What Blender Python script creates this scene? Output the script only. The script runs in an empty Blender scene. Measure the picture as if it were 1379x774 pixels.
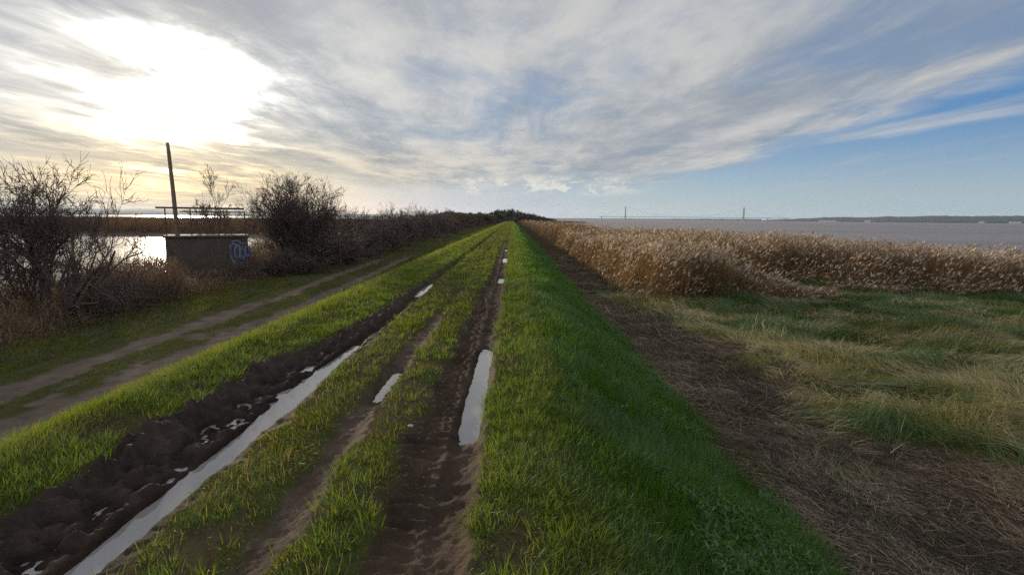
import bpy, math, random
import numpy as np
from mathutils import Vector, Matrix

R = math.radians
rng = np.random.default_rng(7)
random.seed(7)
scene = bpy.context.scene
COL = scene.collection

# ------------------------------------------------------------------ camera
PITCH, ROLL, EYE = R(7.68), R(0.55), 1.65
cam_d = bpy.data.cameras.new('camera')
cam_d.sensor_width = 36.0
cam_d.lens = 18.0
cam_d.clip_start = 0.05
cam_d.clip_end = 40000
cam = bpy.data.objects.new('camera', cam_d)
COL.objects.link(cam)
cam.matrix_world = Matrix.Translation((0, 0, EYE)) @ Matrix.Rotation(R(90) - PITCH, 4, 'X') @ Matrix.Rotation(ROLL, 4, 'Z')
scene.camera = cam

SUN_AZ, SUN_EL = R(-32.7), R(9.6)           # azimuth measured from +Y towards +X
SUN = Vector((math.sin(SUN_AZ) * math.cos(SUN_EL), math.cos(SUN_AZ) * math.cos(SUN_EL), math.sin(SUN_EL)))

# ------------------------------------------------------------------ helpers
def tag(o, label=None, cat=None, group=None, kind=None):
    if label: o['label'] = label
    if cat: o['category'] = cat
    if group: o['group'] = group
    if kind: o['kind'] = kind
    return o

def link(o, parent=None):
    COL.objects.link(o)
    if parent is not None:
        o.parent = parent
    return o

def empty(name, loc=(0, 0, 0), rz=0.0):
    o = bpy.data.objects.new(name, None)
    o.empty_display_size = 0.3
    o.location = loc
    o.rotation_euler = (0, 0, rz)
    return link(o)

def np_mesh(name, V, F3=None, F4=None, col=None, smooth=False, mat=None, normals=None):
    V = np.asarray(V, dtype=np.float32).reshape(-1, 3)
    F3 = np.zeros((0, 3), np.int32) if F3 is None else np.asarray(F3, np.int32).reshape(-1, 3)
    F4 = np.zeros((0, 4), np.int32) if F4 is None else np.asarray(F4, np.int32).reshape(-1, 4)
    me = bpy.data.meshes.new(name)
    me.vertices.add(len(V))
    me.vertices.foreach_set('co', V.ravel())
    nl = F3.size + F4.size
    me.loops.add(nl)
    me.loops.foreach_set('vertex_index', np.concatenate([F4.ravel(), F3.ravel()]).astype(np.int32))
    n = len(F3) + len(F4)
    me.polygons.add(n)
    starts = np.concatenate([np.arange(len(F4)) * 4, len(F4) * 4 + np.arange(len(F3)) * 3]).astype(np.int32)
    me.polygons.foreach_set('loop_start', starts)
    me.update(calc_edges=True)
    if smooth:
        me.polygons.foreach_set('use_smooth', np.ones(n, dtype=bool))
    if col is not None:
        a = me.attributes.new('col', 'FLOAT_COLOR', 'POINT')
        c = np.ones((len(V), 4), np.float32)
        c[:, :col.shape[1]] = col
        a.data.foreach_set('color', c.ravel())
    if normals is not None:
        me.normals_split_custom_set_from_vertices([tuple(v) for v in normals.tolist()])
    if mat: me.materials.append(mat)
    return me

def mesh_obj(name, me, parent=None):
    return link(bpy.data.objects.new(name, me), parent)

# value noise ---------------------------------------------------------------
def _h(ix, iy, s):
    n = (ix.astype(np.int64) * 374761393 + iy.astype(np.int64) * 668265263 + s * 1274126177) & 0xFFFFFFFF
    n = ((n ^ (n >> 13)) * 1274126177) & 0xFFFFFFFF
    n = (n ^ (n >> 16)) & 0xFFFFFFFF
    return n.astype(np.float64) / 4294967295.0

def vn(x, y, s=0):
    x = np.asarray(x, float); y = np.asarray(y, float)
    ix = np.floor(x); iy = np.floor(y)
    fx = x - ix; fy = y - iy
    fx = fx * fx * fx * (fx * (fx * 6 - 15) + 10); fy = fy * fy * fy * (fy * (fy * 6 - 15) + 10)
    a = _h(ix, iy, s); b = _h(ix + 1, iy, s); c = _h(ix, iy + 1, s); d = _h(ix + 1, iy + 1, s)
    return (a + (b - a) * fx) * (1 - fy) + (c + (d - c) * fx) * fy

def fbm(x, y, s=0, o=4):
    t = 0; amp = .5; tot = 0
    x = np.asarray(x, float); y = np.asarray(y, float)
    for i in range(o):
        t = t + amp * vn(x, y, s + i * 17); tot += amp
        x = x * 2.03 + 3.1; y = y * 2.03 + 1.7; amp *= .5
    return t / tot

def sst(a, b, x):
    t = np.clip((x - a) / (b - a), 0, 1)
    return t * t * (3 - 2 * t)

# ------------------------------------------------------------------ land shape
PX = np.array([-60, -22, -17, -13, -10.5, -9.6, -6.3, -5.6, -4.1, -3.55, -3.2, .30, .75, 2.75, 3.3, 6, 30, 60])
PZ = np.array([-1.75, -1.75, -1.7, -1.45, -1.28, -1.25, -1.25, -1.1, -.26, -.02, .03, 0, -.17, -1.45, -1.53, -1.5, -1.75, -1.9])

def wob(y, s, a=.05):
    return (fbm(y * .35, y * 0 + s, 50 + s, 3) - .5) * 2 * a

def drift(y):
    return -.04 * np.clip(y - 16, 0, 40)

def ruts(x, y):
    """cover of bare mud on the bank top, 0..1, and the rut depth"""
    n = (fbm(x * 5, y * 3, 3, 3) - .5)
    n2 = (fbm(x * 14, y * 9, 4, 2) - .5)
    fade = 1 - sst(20, 40, y)
    # right-hand rut
    c = -.46 + wob(y, 1, .05)
    hw = .235 - .05 * sst(7, 16, y) - .05 * sst(16, 34, y)
    mr = sst(.10, -.04, np.abs(x - c) - hw + n * .16 + n2 * .08) * (1 - .55 * sst(22, 36, y))
    c2 = -.31 + wob(y, 1, .05)
    dr = .055 * np.exp(-((x - (c - .12)) / .17) ** 2) + .045 * np.exp(-((x - c2) / .11) ** 4)
    pud = np.maximum.reduce([sst(3.55, 3.95, y) * sst(6.8, 6.3, y), sst(13.2, 13.7, y) * sst(15.0, 14.5, y),
                             sst(19.7, 20.3, y) * sst(22.6, 22.0, y), sst(26.5, 27, y) * sst(29, 28.5, y)])
    dr = dr + pud * .085 * np.exp(-((x - c2) / .105) ** 4)
    dr = dr * (1 - .5 * sst(20, 40, y))
    # middle rut
    c = -1.24 + wob(y, 2, .07)
    hw = .095 - .04 * sst(6, 10, y)
    mm = sst(.09, -.04, np.abs(x - c) - hw + n * .2 + n2 * .1) * (1 - .9 * sst(7.5, 10, y))
    dm = .05 * np.exp(-((x - c) / .14) ** 2) * (1 - .3 * sst(8, 20, y))
    dm = dm + .055 * np.exp(-((x - c) / .10) ** 4) * sst(4.3, 4.7, y) * sst(5.9, 5.4, y)
    # left rut with churned mud on its left
    c = -2.12 + wob(y, 3, .05) + .05 * sst(7, 20, y)
    lw = .20 + .40 * (1 - sst(4.8, 7.6, y)) * (.8 + .4 * fbm(y * .8, y * 0, 91, 2)) + .10 * (1 - sst(7, 11, y)) 
    rw = .20 - .05 * sst(6, 9, y)
    d = np.where(x < c, (c - x) - lw, (x - c) - rw)
    ml = sst(.10, -.05, d + n * .22 + n2 * .1) * (1 - .5 * sst(9, 15, y) - .35 * sst(15, 26, y))
    w = .152 - .04 * sst(4.8, 6.4, y) + .09 * (fbm(y * 1.3, y * 0, 95, 3) - .5)
    dl = .15 * np.exp(-(np.abs(x - c) / w) ** 4) * (1 - sst(5.6, 7.0, y) * .45) + .05 * np.exp(-((x - c) / .5) ** 2) * (1 - sst(9, 18, y))
    dl = dl + .06 * np.exp(-((x - c) / .12) ** 4) * sst(11.4, 11.9, y) * sst(13.4, 12.9, y)
    ch = ml * sst(c - .10, c - .19, x)
    return mr, mm, ml, dr, dm, dl, ch

def gravel(x, y):
    d = drift(y)
    n = fbm(x * 2.2, y * 1.2, 8, 3) - .5
    n2 = fbm(x * 8, y * 6, 9, 2) - .5
    near = 1 - sst(9, 22, y)
    a = np.abs(x + 6.85 - d) - (.25 + .07 * near)
    b = np.abs(x + 8.35 - d) - (.23 + .07 * near)
    g = np.maximum(sst(.12, -.08, a + n * .5 + n2 * .25), sst(.12, -.08, b + n * .5 + n2 * .25))
    g = np.maximum(g, sst(.56, .68, fbm(x * 2.6, y * 1.4, 12, 3)) * (np.abs(x + 7.6 - d) < .6) * near * .9)
    return g * (1 - sst(32, 44, y))

def reed_edge(y):
    """x of the reed bed's left edge"""
    return 4.55 + .35 * (fbm(y * .15, y * 0, 61, 3) - .5) * 2 + .3 * sst(30, 80, y)

def river_edge(y):
    return 31.5 + 6 * (fbm(y * .02, y * 0, 71, 3) - .5) - 2 * sst(40, 100, y) + 8 * sst(100, 300, y) + 50 * sst(430, 620, y)

def litter(x, y):
    """cover of dead reed litter / bare peat on the right-hand marsh"""
    n = fbm(x * .7, y * .5, 21, 4) - .5 + .6 * (fbm(x * 2.3, y * 2.0, 22, 3) - .5)
    right = 5.5 + .9 * (1 - sst(5, 8, y)) + n * 3.4 - 1.3 * sst(13.5, 17, y) - .1 * sst(18, 22, y)
    left = 2.75 + (fbm(x * 2.5, y * 1.3, 23, 3) - .5) * 1.1 + (fbm(x * .3, y * .35, 24, 2) - .5) * .7
    return sst(-.15, .15, x - left) * sst(.35, -.35, x - right)

def zbase(x):
    return (np.interp(x - .16, PX, PZ) + 2 * np.interp(x, PX, PZ) + np.interp(x + .16, PX, PZ)) / 4

def lagoon_mask(x, y):
    """1 where the left-hand water lies"""
    e = fbm(x * .05, y * .05, 33, 3) - .5
    near = sst(-19 + 6 * 0, -22.5, x + e * 3)
    far = 1 - sst(96, 101, y + e * 16 + (x + 60) * .10)
    back = sst(330, 380, y + e * 60)
    return near * np.maximum(far, back)

def height(x, y, fine=True):
    x = np.asarray(x, float); y = np.asarray(y, float)
    xs = np.where(x < -4, x - drift(y) * sst(-5, -7, x), x)
    z = zbase(np.clip(xs, -60, 60))
    crest = sst(-6, -3.5, x) * sst(3.2, 1, x)
    z = z + (fbm(x * .6, y * .25, 1, 3) - .5) * .10 * (1 - crest * .8)
    z = z + crest * (fbm(x * 2.2, y * .9, 2, 3) - .5) * .03 + crest * .07 * np.exp(-((x + 3.35) / .3) ** 2)
    marsh = sst(2.6, 3.6, x)
    z = z + marsh * ((fbm(x * .9, y * .9, 5, 4) - .5) * .30 + .10 * sst(6, 12, x))
    mr, mm, ml, dr, dm, dl, ch = ruts(x, y)
    z = z - (dr + dm + dl)
    if fine:
        tread = np.maximum(0, np.sin((y * 1.0 + .35 * np.abs(x + .62)) * 2 * math.pi / .115)) ** 1.5
        tm = np.exp(-((x + .62 - wob(y, 1, .05)) / .15) ** 4) * mr
        z = z + tm * (tread - .4) * .042 * (.5 + 1.0 * fbm(x * 3, y * 2, 41, 2))
        mud = np.maximum.reduce([mr, mm, ml])
        z = z + np.maximum(mr, ml) * (fbm(x * 6, y * 3.2, 97, 3) - .5) * .055
        z = z + mud * ((fbm(x * 13, y * 11, 43, 3) - .5) * .030 + (fbm(x * 31, y * 26, 44, 2) - .5) * .020)
        clod = sst(.42, .62, fbm(x * 6.5, y * 5.0, 45, 3)) - .5
        shelf = np.exp(-((x + 2.42) / .23) ** 4) * (1 - sst(6.0, 7.5, y))
        z = z + ch * (clod * .070 * (1 - .3 * shelf) + (fbm(x * 15, y * 13, 46, 3) - .5) * .115 - .104 * shelf + .03)
        lug = np.maximum(0, np.sin((y + .5 * x) * 2 * math.pi / .23))
        z = z + ch * np.exp(-((x + 2.72) / .14) ** 2) * (lug - .4) * .05 * fbm(x * 3, y * 1.5, 98, 2)
        rim = np.exp(-((x + .13 - wob(y, 1, .05)) / .045) ** 2) * (1 - sst(9, 16, y))
        z = z + rim * (.012 + .09 * (fbm(x * 12, y * 10, 48, 3) - .5))
        g = gravel(x, y)
        z = z - g * .025 + g * (fbm(x * 6, y * 6, 49, 3) - .5) * .03
        z = z + litter(x, y) * (np.abs(fbm(x * 4, y * 4, 51, 4) - .5)) * .13
    # water beds
    lm = lagoon_mask(x, y)
    z = z * (1 - lm) + (-3.4) * lm
    re = sst(0, 6, x - river_edge(y)); z = z * (1 - re) + (-3.6) * re
    # far end of the land
    e = fbm(x * .01, y * .01, 77, 3) - .5
    end = sst(760, 820, y + e * 120); z = z * (1 - end) + (-3.6) * end
    isl_end = sst(-60, -260, x) * 0
    return z

def grow_axis(a, b, d0, g):
    out = [a]
    while out[-1] < b:
        out.append(out[-1] + max(d0, g * (out[-1] - a) + d0))
    return np.array(out)

ya = [1.2]
while ya[-1] < 60: ya.append(ya[-1] + max(.0145, .0058 * ya[-1]))
while ya[-1] < 10000: ya.append(ya[-1] + .03 * ya[-1])
yb = 1.2 - grow_axis(0, 600, .05, .10)[1:]
YS = np.concatenate([yb[::-1], ya])
left = -10.2 - grow_axis(0, 10000, .12, .05)[1:]
right = 7.4 + grow_axis(0, 10000, .10, .05)[1:]
XS = np.concatenate([left[::-1], np.arange(-10.2, -3.7, .06), np.arange(-3.7, .08, .0165), np.arange(.08, 2.6, .045), np.arange(2.6, 7.4, .07), right])
GX, GY = np.meshgrid(XS, YS)
GZ = height(GX, GY)
ny, nx = GX.shape

# ------------------------------------------------------------------ materials
def new_mat(name):
    m = bpy.data.materials.new(name); m.use_nodes = True
    nt = m.node_tree; nt.nodes.clear()
    out = nt.nodes.new('ShaderNodeOutputMaterial')
    return m, nt, out

class NT:
    def __init__(s, nt): s.nt = nt
    def n(s, t, **k):
        nd = s.nt.nodes.new(t)
        for a, b in k.items(): setattr(nd, a, b)
        return nd
    def l(s, a, b): s.nt.links.new(a, b)
    def set(s, sock, v):
        if hasattr(v, 'is_linked') or isinstance(v, bpy.types.NodeSocket): s.l(v, sock)
        else: sock.default_value = v
    def m(s, op, a, b=0.0, c=0.0, clamp=False):
        nd = s.n('ShaderNodeMath', operation=op, use_clamp=clamp)
        s.set(nd.inputs[0], a); s.set(nd.inputs[1], b)
        if op in ('MULTIPLY_ADD', 'WRAP', 'COMPARE', 'SMOOTH_MIN', 'SMOOTH_MAX'): s.set(nd.inputs[2], c)
        return nd.outputs[0]
    def ss(s, x, a, b):
        nd = s.n('ShaderNodeMapRange', interpolation_type='SMOOTHSTEP')
        s.set(nd.inputs[0], x); s.set(nd.inputs[1], a); s.set(nd.inputs[2], b)
        nd.inputs[3].default_value = 0; nd.inputs[4].default_value = 1
        return nd.outputs[0]
    def noise(s, vec, scale, detail=4, rough=.55, dist=0.0, lac=2.0):
        nd = s.n('ShaderNodeTexNoise')
        if vec is not None: s.l(vec, nd.inputs['Vector'])
        nd.inputs['Scale'].default_value = scale; nd.inputs['Detail'].default_value = detail
        nd.inputs['Roughness'].default_value = rough; nd.inputs['Distortion'].default_value = dist
        return nd.outputs['Fac']
    def xyz(s, x, y, z=0.0):
        nd = s.n('ShaderNodeCombineXYZ')
        s.set(nd.inputs[0], x); s.set(nd.inputs[1], y); s.set(nd.inputs[2], z)
        return nd.outputs[0]
    def mix(s, f, a, b, mode='MIX'):
        nd = s.n('ShaderNodeMix', data_type='RGBA', blend_type=mode)
        s.set(nd.inputs[0], f); s.set(nd.inputs[6], a); s.set(nd.inputs[7], b)
        return nd.outputs[2]
    def rgb(s, c): 
        return (c[0], c[1], c[2], 1.0)

def ground_mat(name, rough_lo, rough_hi, bump_scale, bump_str, spec=.3, var=.5):
    m, nt, out = new_mat(name); N = NT(nt)
    geo = N.n('ShaderNodeNewGeometry')
    att = N.n('ShaderNodeAttribute', attribute_name='col')
    n1 = N.noise(geo.outputs['Position'], 5.0, 5, .6)
    n2 = N.noise(geo.outputs['Position'], bump_scale, 6, .65)
    k = N.m('MULTIPLY_ADD', n1, var * 2, 1 - var)
    k2 = N.m('MULTIPLY_ADD', n2, var * 1.6, 1 - var * .8)
    c = N.mix(1.0, att.outputs['Color'], N.xyz(k, k, k), 'MULTIPLY')
    c = N.mix(1.0, c, N.xyz(k2, k2, k2), 'MULTIPLY')
    p = N.n('ShaderNodeBsdfPrincipled')
    N.l(c, p.inputs['Base Color'])
    N.l(N.m('MULTIPLY_ADD', n1, rough_hi - rough_lo, rough_lo), p.inputs['Roughness'])
    p.inputs['Specular IOR Level'].default_value = spec
    b = N.n('ShaderNodeBump'); b.inputs['Strength'].default_value = bump_str; b.inputs['Distance'].default_value = .03
    N.l(n2, b.inputs['Height']); N.l(b.outputs[0], p.inputs['Normal'])
    N.l(p.outputs[0], out.inputs[0])
    return m

def foliage_mat(name, transl=.45, gloss=.05, tint=(1.15, 1.1, .6), rough=.45):
    m, nt, out = new_mat(name); N = NT(nt)
    att = N.n('ShaderNodeAttribute', attribute_name='col')
    d = N.n('ShaderNodeBsdfDiffuse'); N.l(att.outputs['Color'], d.inputs['Color'])
    t = N.n('ShaderNodeBsdfTranslucent')
    N.l(N.mix(1.0, att.outputs['Color'], (tint[0], tint[1], tint[2], 1), 'MULTIPLY'), t.inputs['Color'])
    mx = N.n('ShaderNodeMixShader'); mx.inputs[0].default_value = transl
    N.l(d.outputs[0], mx.inputs[1]); N.l(t.outputs[0], mx.inputs[2])
    g = N.n('ShaderNodeBsdfGlossy'); g.inputs['Roughness'].default_value = rough
    g.inputs['Color'].default_value = (.8, .8, .8, 1)
    m2 = N.n('ShaderNodeMixShader'); m2.inputs[0].default_value = gloss
    N.l(mx.outputs[0], m2.inputs[1]); N.l(g.outputs[0], m2.inputs[2])
    N.l(m2.outputs[0], out.inputs[0])
    return m

def plain_mat(name, color, rough=.7, metal=0.0, var=.35, scale=3.0, bump=.2, bdist=.02, spec=.4, wet=None):
    m, nt, out = new_mat(name); N = NT(nt)
    tc = N.n('ShaderNodeTexCoord')
    n1 = N.noise(tc.outputs['Object'], scale, 6, .62)
    n2 = N.noise(tc.outputs['Object'], scale * 9, 4, .6)
    k = N.m('MULTIPLY_ADD', n1, var * 2, 1 - var)
    k = N.m('MULTIPLY', k, N.m('MULTIPLY_ADD', n2, var, 1 - var * .5))
    c = N.mix(1.0, N.rgb(color), N.xyz(k, k, k), 'MULTIPLY')
    p = N.n('ShaderNodeBsdfPrincipled')
    N.l(c, p.inputs['Base Color'])
    N.l(N.m('MULTIPLY_ADD', n1, .3, rough - .15, clamp=True), p.inputs['Roughness'])
    p.inputs['Metallic'].default_value = metal
    p.inputs['Specular IOR Level'].default_value = spec
    b = N.n('ShaderNodeBump'); b.inputs['Strength'].default_value = bump; b.inputs['Distance'].default_value = bdist
    N.l(n2, b.inputs['Height']); N.l(b.outputs[0], p.inputs['Normal'])
    N.l(p.outputs[0], out.inputs[0])
    return m

def water_mat(name, color, rough, waves, strength, spec=.5, ior=1.33, streak=0.0):
    """waves: list of (scale x, scale y, weight)"""
    m, nt, out = new_mat(name); N = NT(nt)
    geo = N.n('ShaderNodeNewGeometry')
    sep = N.n('ShaderNodeSeparateXYZ'); N.l(geo.outputs['Position'], sep.inputs[0])
    h = None
    for sx, sy, w in waves:
        v = N.xyz(N.m('MULTIPLY', sep.outputs[0], sx), N.m('MULTIPLY', sep.outputs[1], sy), 0.0)
        f = N.m('MULTIPLY', N.noise(v, 1.0, 3, .55), w)
        h = f if h is None else N.m('ADD', h, f)
    p = N.n('ShaderNodeBsdfPrincipled')
    p.inputs['Base Color'].default_value = N.rgb(color)
    if streak:
        v = N.xyz(N.m('MULTIPLY', sep.outputs[0], .010), N.m('MULTIPLY', sep.outputs[1], .016), 3.0)
        v2 = N.xyz(N.m('MULTIPLY', sep.outputs[0], .12), N.m('MULTIPLY', sep.outputs[1], .10), 5.0)
        k = N.m('MULTIPLY_ADD', N.m('ADD', N.noise(v, 1.0, 5, .6), N.noise(v2, 1.0, 4, .7)), streak, 1 - streak)
        N.l(N.mix(1.0, N.rgb(color), N.xyz(k, k, k), 'MULTIPLY'), p.inputs['Base Color'])
    p.inputs['Roughness'].default_value = rough
    p.inputs['IOR'].default_value = ior
    p.inputs['Specular IOR Level'].default_value = spec
    b = N.n('ShaderNodeBump'); b.inputs['Strength'].default_value = strength; b.inputs['Distance'].default_value = 1.0
    N.l(h, b.inputs['Height']); N.l(b.outputs[0], p.inputs['Normal'])
    N.l(p.outputs[0], out.inputs[0])
    return m

M_ground = ground_mat('turf_soil', .85, 1.0, 30, .6, 0.0)
M_mud = ground_mat('wet_mud', .62, 1.0, 38, .8, .035, .5)
M_gravel = ground_mat('gravel', .8, 1.0, 55, .5, 0.0, .4)
M_grass = foliage_mat('grass_blade', .54, .03, (1.45, 1.32, .5))
M_dry = foliage_mat('dry_stalk', .35, .02, (1.1, 1.0, .8))
M_marsh = foliage_mat('marsh_blade', .38, .03, (1.2, 1.15, .8))
M_reed = foliage_mat('reed_stalk', .40, .02, (1.1, .98, .75))
M_bark = plain_mat('bark', (.095, .068, .055), .85, 0, .4, 6, .3)
M_twig = plain_mat('twig', (.082, .054, .043), .8, 0, .3, 2, .1)
M_twig_pale = plain_mat('pale_twig', (.15, .11, .075), .8, 0, .3, 2, .1)
M_conc = plain_mat('weathered_concrete', (.078, .056, .044), .9, 0, .75, 1.3, .8)
M_rust = plain_mat('rusty_steel', (.11, .06, .045), .7, .3, .4, 6, .3)
M_wood = plain_mat('grey_timber', (.14, .105, .08), .8, 0, .4, 5, .4)
M_pole = plain_mat('dark_pole', (.15, .105, .07), .7, 0, .3, 3, .2)

# ------------------------------------------------------------------ ground sheets
def ground_colors():
    x, y = GX, GY
    c = np.zeros((ny, nx, 3))
    n = fbm(x * .8, y * .6, 101, 4)[..., None]
    n2 = fbm(x * 4, y * 3, 103, 3)[..., None]
    turf = np.array([.040, .052, .012]) * (1 - n) + np.array([.058, .062, .018]) * n
    c[:] = turf
    far = sst(10, 60, y)[..., None]
    c = c * (1 - .0 * far)
    soil = sst(.48, .62, fbm(x * 3.3, y * 2.1, 203, 3))[..., None] * .8
    c = c * (1 - soil) + np.array([.052, .038, .025]) * soil
    lush = sst(.5, 1.1, x)[..., None]
    c = c * (1 - lush) + np.array([.022, .042, .009]) * lush
    # marsh
    mw = sst(2.7, 3.2, x)[..., None]
    marsh = np.array([.038, .046, .018]) * (1 - n2) + np.array([.085, .070, .03]) * n2
    c = c * (1 - mw) + marsh * mw
    lt = litter(x, y)[..., None]
    c = c * (1 - lt) + (np.array([.036, .027, .020]) * (1 - n2) + np.array([.085, .063, .043]) * n2) * lt
    rd = ((x > reed_edge(y) - .3) & (y > 19.0 + 0 * x))[..., None]
    c = np.where(rd, np.array([.050, .034, .020]), c)
    rd2 = (y > 20) & (x > 2.75) & (x < reed_edge(y))
    c = np.where(rd2[..., None], np.array([.045, .032, .02]), c)
    # left verge and scrub floor
    sw = sst(-10.0, -11.0, x - drift(y))[..., None]
    c = c * (1 - sw) + (np.array([.040, .032, .020]) * (1 - n2) + np.array([.085, .070, .035]) * n2) * sw
    gs = (sst(-6.1, -6.5, x - drift(y)) * sst(-9.6, -9.1, x - drift(y)))[..., None]
    c = c * (1 - gs) + np.array([.050, .050, .020]) * gs
    # pond / shore mud
    sh = sst(-1.75, -2.3, GZ)[..., None] * (np.abs(x) > 14)[..., None]
    c = c * (1 - sh) + np.array([.16, .12, .085]) * sh
    isl = ((x < -17) & (y > 92))[..., None]
    c = np.where(isl & (GZ[..., None] > -1.9), np.array([.055, .038, .026]), c)
    # mud
    mr, mm, ml, *_r, ch = ruts(x, y)
    mud = np.maximum.reduce([mr, mm, ml])[..., None]
    mc = np.array([.026, .018, .013]) * (1 - n2) + np.array([.074, .051, .035]) * n2
    mc = mc * (1 - ch[..., None]) + (np.array([.024, .018, .015]) * (1 - n2) + np.array([.068, .050, .041]) * n2) * ch[..., None]
    mc = mc + np.array([.030, .020, .011]) * (np.exp(-((x + .13) / .12) ** 2) * (y < 12))[..., None]
    mc = mc + np.array([.022, .018, .013]) * (mm * (1 - mr))[..., None]
    wet = sst(-.055, -.10, GZ)[..., None]
    mc = mc * (1 - .45 * wet)
    c = c * (1 - mud) + mc * mud
    g = gravel(x, y)[..., None]
    gc = np.array([.070, .053, .042]) * (1 - n2) + np.array([.135, .107, .086]) * n2
    c = c * (1 - g) + gc * g
    return c, mud[..., 0], g[..., 0]

GC, GMUD, GGRAV = ground_colors()
zx = np.gradient(GZ, XS, axis=1); zy = np.gradient(GZ, YS, axis=0)
GN = np.stack([-zx, -zy, np.ones_like(GZ)], -1); GN /= np.linalg.norm(GN, axis=-1, keepdims=True)
idx = np.arange(ny * nx).reshape(ny, nx)
quads = np.stack([idx[:-1, :-1], idx[:-1, 1:], idx[1:, 1:], idx[1:, :-1]], -1).reshape(-1, 4)
def fmean(a): return ((a[:-1, :-1] + a[:-1, 1:] + a[1:, 1:] + a[1:, :-1]) / 4).ravel()
fm, fg = fmean(GMUD), fmean(GGRAV)
zone = np.where(fm > .5, 1, np.where(fg > .5, 2, 0))
Vall = np.stack([GX, GY, GZ], -1).reshape(-1, 3); Call = GC.reshape(-1, 3); Nall = GN.reshape(-1, 3)
for zid, nm, mat, lab, cat in ((0, 'ground', M_ground, 'grass bank, marsh and verge running away to the wood', 'ground'),
                          (1, 'muddy_track', M_mud, 'wet muddy wheel ruts along the top of the grass bank', 'track'),
                          (2, 'gravel_track', M_gravel, 'pale gravel track with two wheel lines below the bank', 'track')):
    q = quads[zone == zid]
    used, inv = np.unique(q.ravel(), return_inverse=True)
    me = np_mesh(nm, Vall[used], None, inv.reshape(-1, 4), Call[used], True, mat, Nall[used])
    tag(mesh_obj(nm, me), lab, cat, kind='structure')

def sheet(name, x0, x1, y0, y1, z, mat, lab, cat):
    V = [(x0, y0, z), (x1, y0, z), (x1, y1, z), (x0, y1, z)]
    o = mesh_obj(name, np_mesh(name, V, None, [[0, 1, 2, 3]], None, False, mat))
    return tag(o, lab, cat, kind='structure')

M_river = water_mat('river_water', (.16, .125, .105), .35, [(.22, .5, .8), (.9, 1.6, .3), (.03, .06, 1.2)], .9, .3, 1.33, .9)
M_lagoon = water_mat('lagoon_water', (.08, .07, .06), .20, [(1.2, 2.6, .03), (.3, .7, .10)], 1.0)
M_puddle = water_mat('puddle_water', (.19, .172, .155), .035, [(9, 9, .0006), (2.5, 2.5, .0015)], .6, .5, 1.9)
sheet('river_water', 12, 9500, -2000, 9500, -2.55, M_river, 'broad brown choppy river beyond the reeds', 'river')
sheet('lagoon_water', -9500, 12, -2000, 9500, -2.50, M_lagoon, 'still lagoon water glinting under the low sun', 'lagoon')
sheet('puddle', -2.42, -1.80, .8, 6.9, -.115, M_puddle, 'long silver puddle filling the left rut of the bank track', 'puddle')
sheet('puddle', -2.75, -2.43, .8, 7.2, -.118, M_puddle, 'broken small pools in the churned mud left of the long puddle', 'puddle')
sheet('puddle', -.48, -.17, 3.3, 7.0, -.082, M_puddle, 'narrow bright puddle in the right rut nearest the camera', 'puddle')
sheet('puddle', -1.42, -1.06, 4.2, 6.0, -.086, M_puddle, 'small puddle in the narrow middle rut', 'puddle')
sheet('puddle', -.48, -.17, 13.0, 15.2, -.085, M_puddle, 'small white puddle in the right rut further along', 'puddle')
sheet('puddle', -.48, -.17, 19.5, 29.2, -.080, M_puddle, 'farthest row of tiny puddles in the right rut', 'puddle')
sheet('puddle', -2.3, -1.85, 11.2, 13.6, -.09, M_puddle, 'small far puddle in the left rut', 'puddle')

# ------------------------------------------------------------------ blades
def blade_set(P, L, W, yaw, a0, a1, col, K=2, face=None, tipcol=None, taper=.8):
    """ribbons: P (n,3) base, L length, W width, yaw lean heading, a0/a1 angle from vertical at base/tip"""
    n = len(P)
    if face is None: face = yaw + rng.normal(0, .9, n) + math.pi / 2
    S = np.stack([np.cos(face), np.sin(face), np.zeros(n)], -1)
    H = np.stack([np.cos(yaw), np.sin(yaw), np.zeros(n)], -1)
    pos = P.astype(float).copy()
    rows = []
    for k in range(K + 1):
        t = k / K
        w = (W * (1 - t ** 1.6 * taper))[:, None] * .5
        if k < K: rows += [pos - S * w, pos + S * w]
        else: rows += [pos]
        a = a0 + (a1 - a0) * (k + .5) / K
        step = (L / K)
        pos = pos + H * (np.sin(a) * step)[:, None]
        pos[:, 2] += np.cos(a) * step
    nv = 2 * K + 1
    V = np.stack(rows, 1).reshape(-1, 3)
    base = (np.arange(n) * nv)[:, None]
    F4 = []
    for k in range(K - 1):
        F4.append(base + np.array([2 * k, 2 * k + 1, 2 * k + 3, 2 * k + 2]))
    F4 = np.concatenate(F4) if F4 else np.zeros((0, 4), int)
    F3 = base + np.array([2 * K - 2, 2 * K - 1, 2 * K])
    C = np.repeat(col[:, None, :], nv, 1)
    if tipcol is not None:
        tt = (np.array([k // 2 for k in range(nv)]) / K)[None, :, None]
        C = C * (1 - tt) + tipcol[:, None, :] * tt
    return V, F3, F4, C.reshape(-1, 3)

class Pile:
    def __init__(s): s.V, s.F3, s.F4, s.C, s.o = [], [], [], [], 0
    def add(s, b):
        V, F3, F4, C = b
        s.V.append(V); s.F3.append(F3 + s.o); s.F4.append(F4 + s.o); s.C.append(C); s.o += len(V)
    def build(s, name, mat, lab, cat, kind='stuff'):
        me = np_mesh(name, np.concatenate(s.V), np.concatenate(s.F3), np.concatenate(s.F4), np.concatenate(s.C), False, mat)
        return tag(mesh_obj(name, me), lab, cat, kind=kind)

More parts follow.
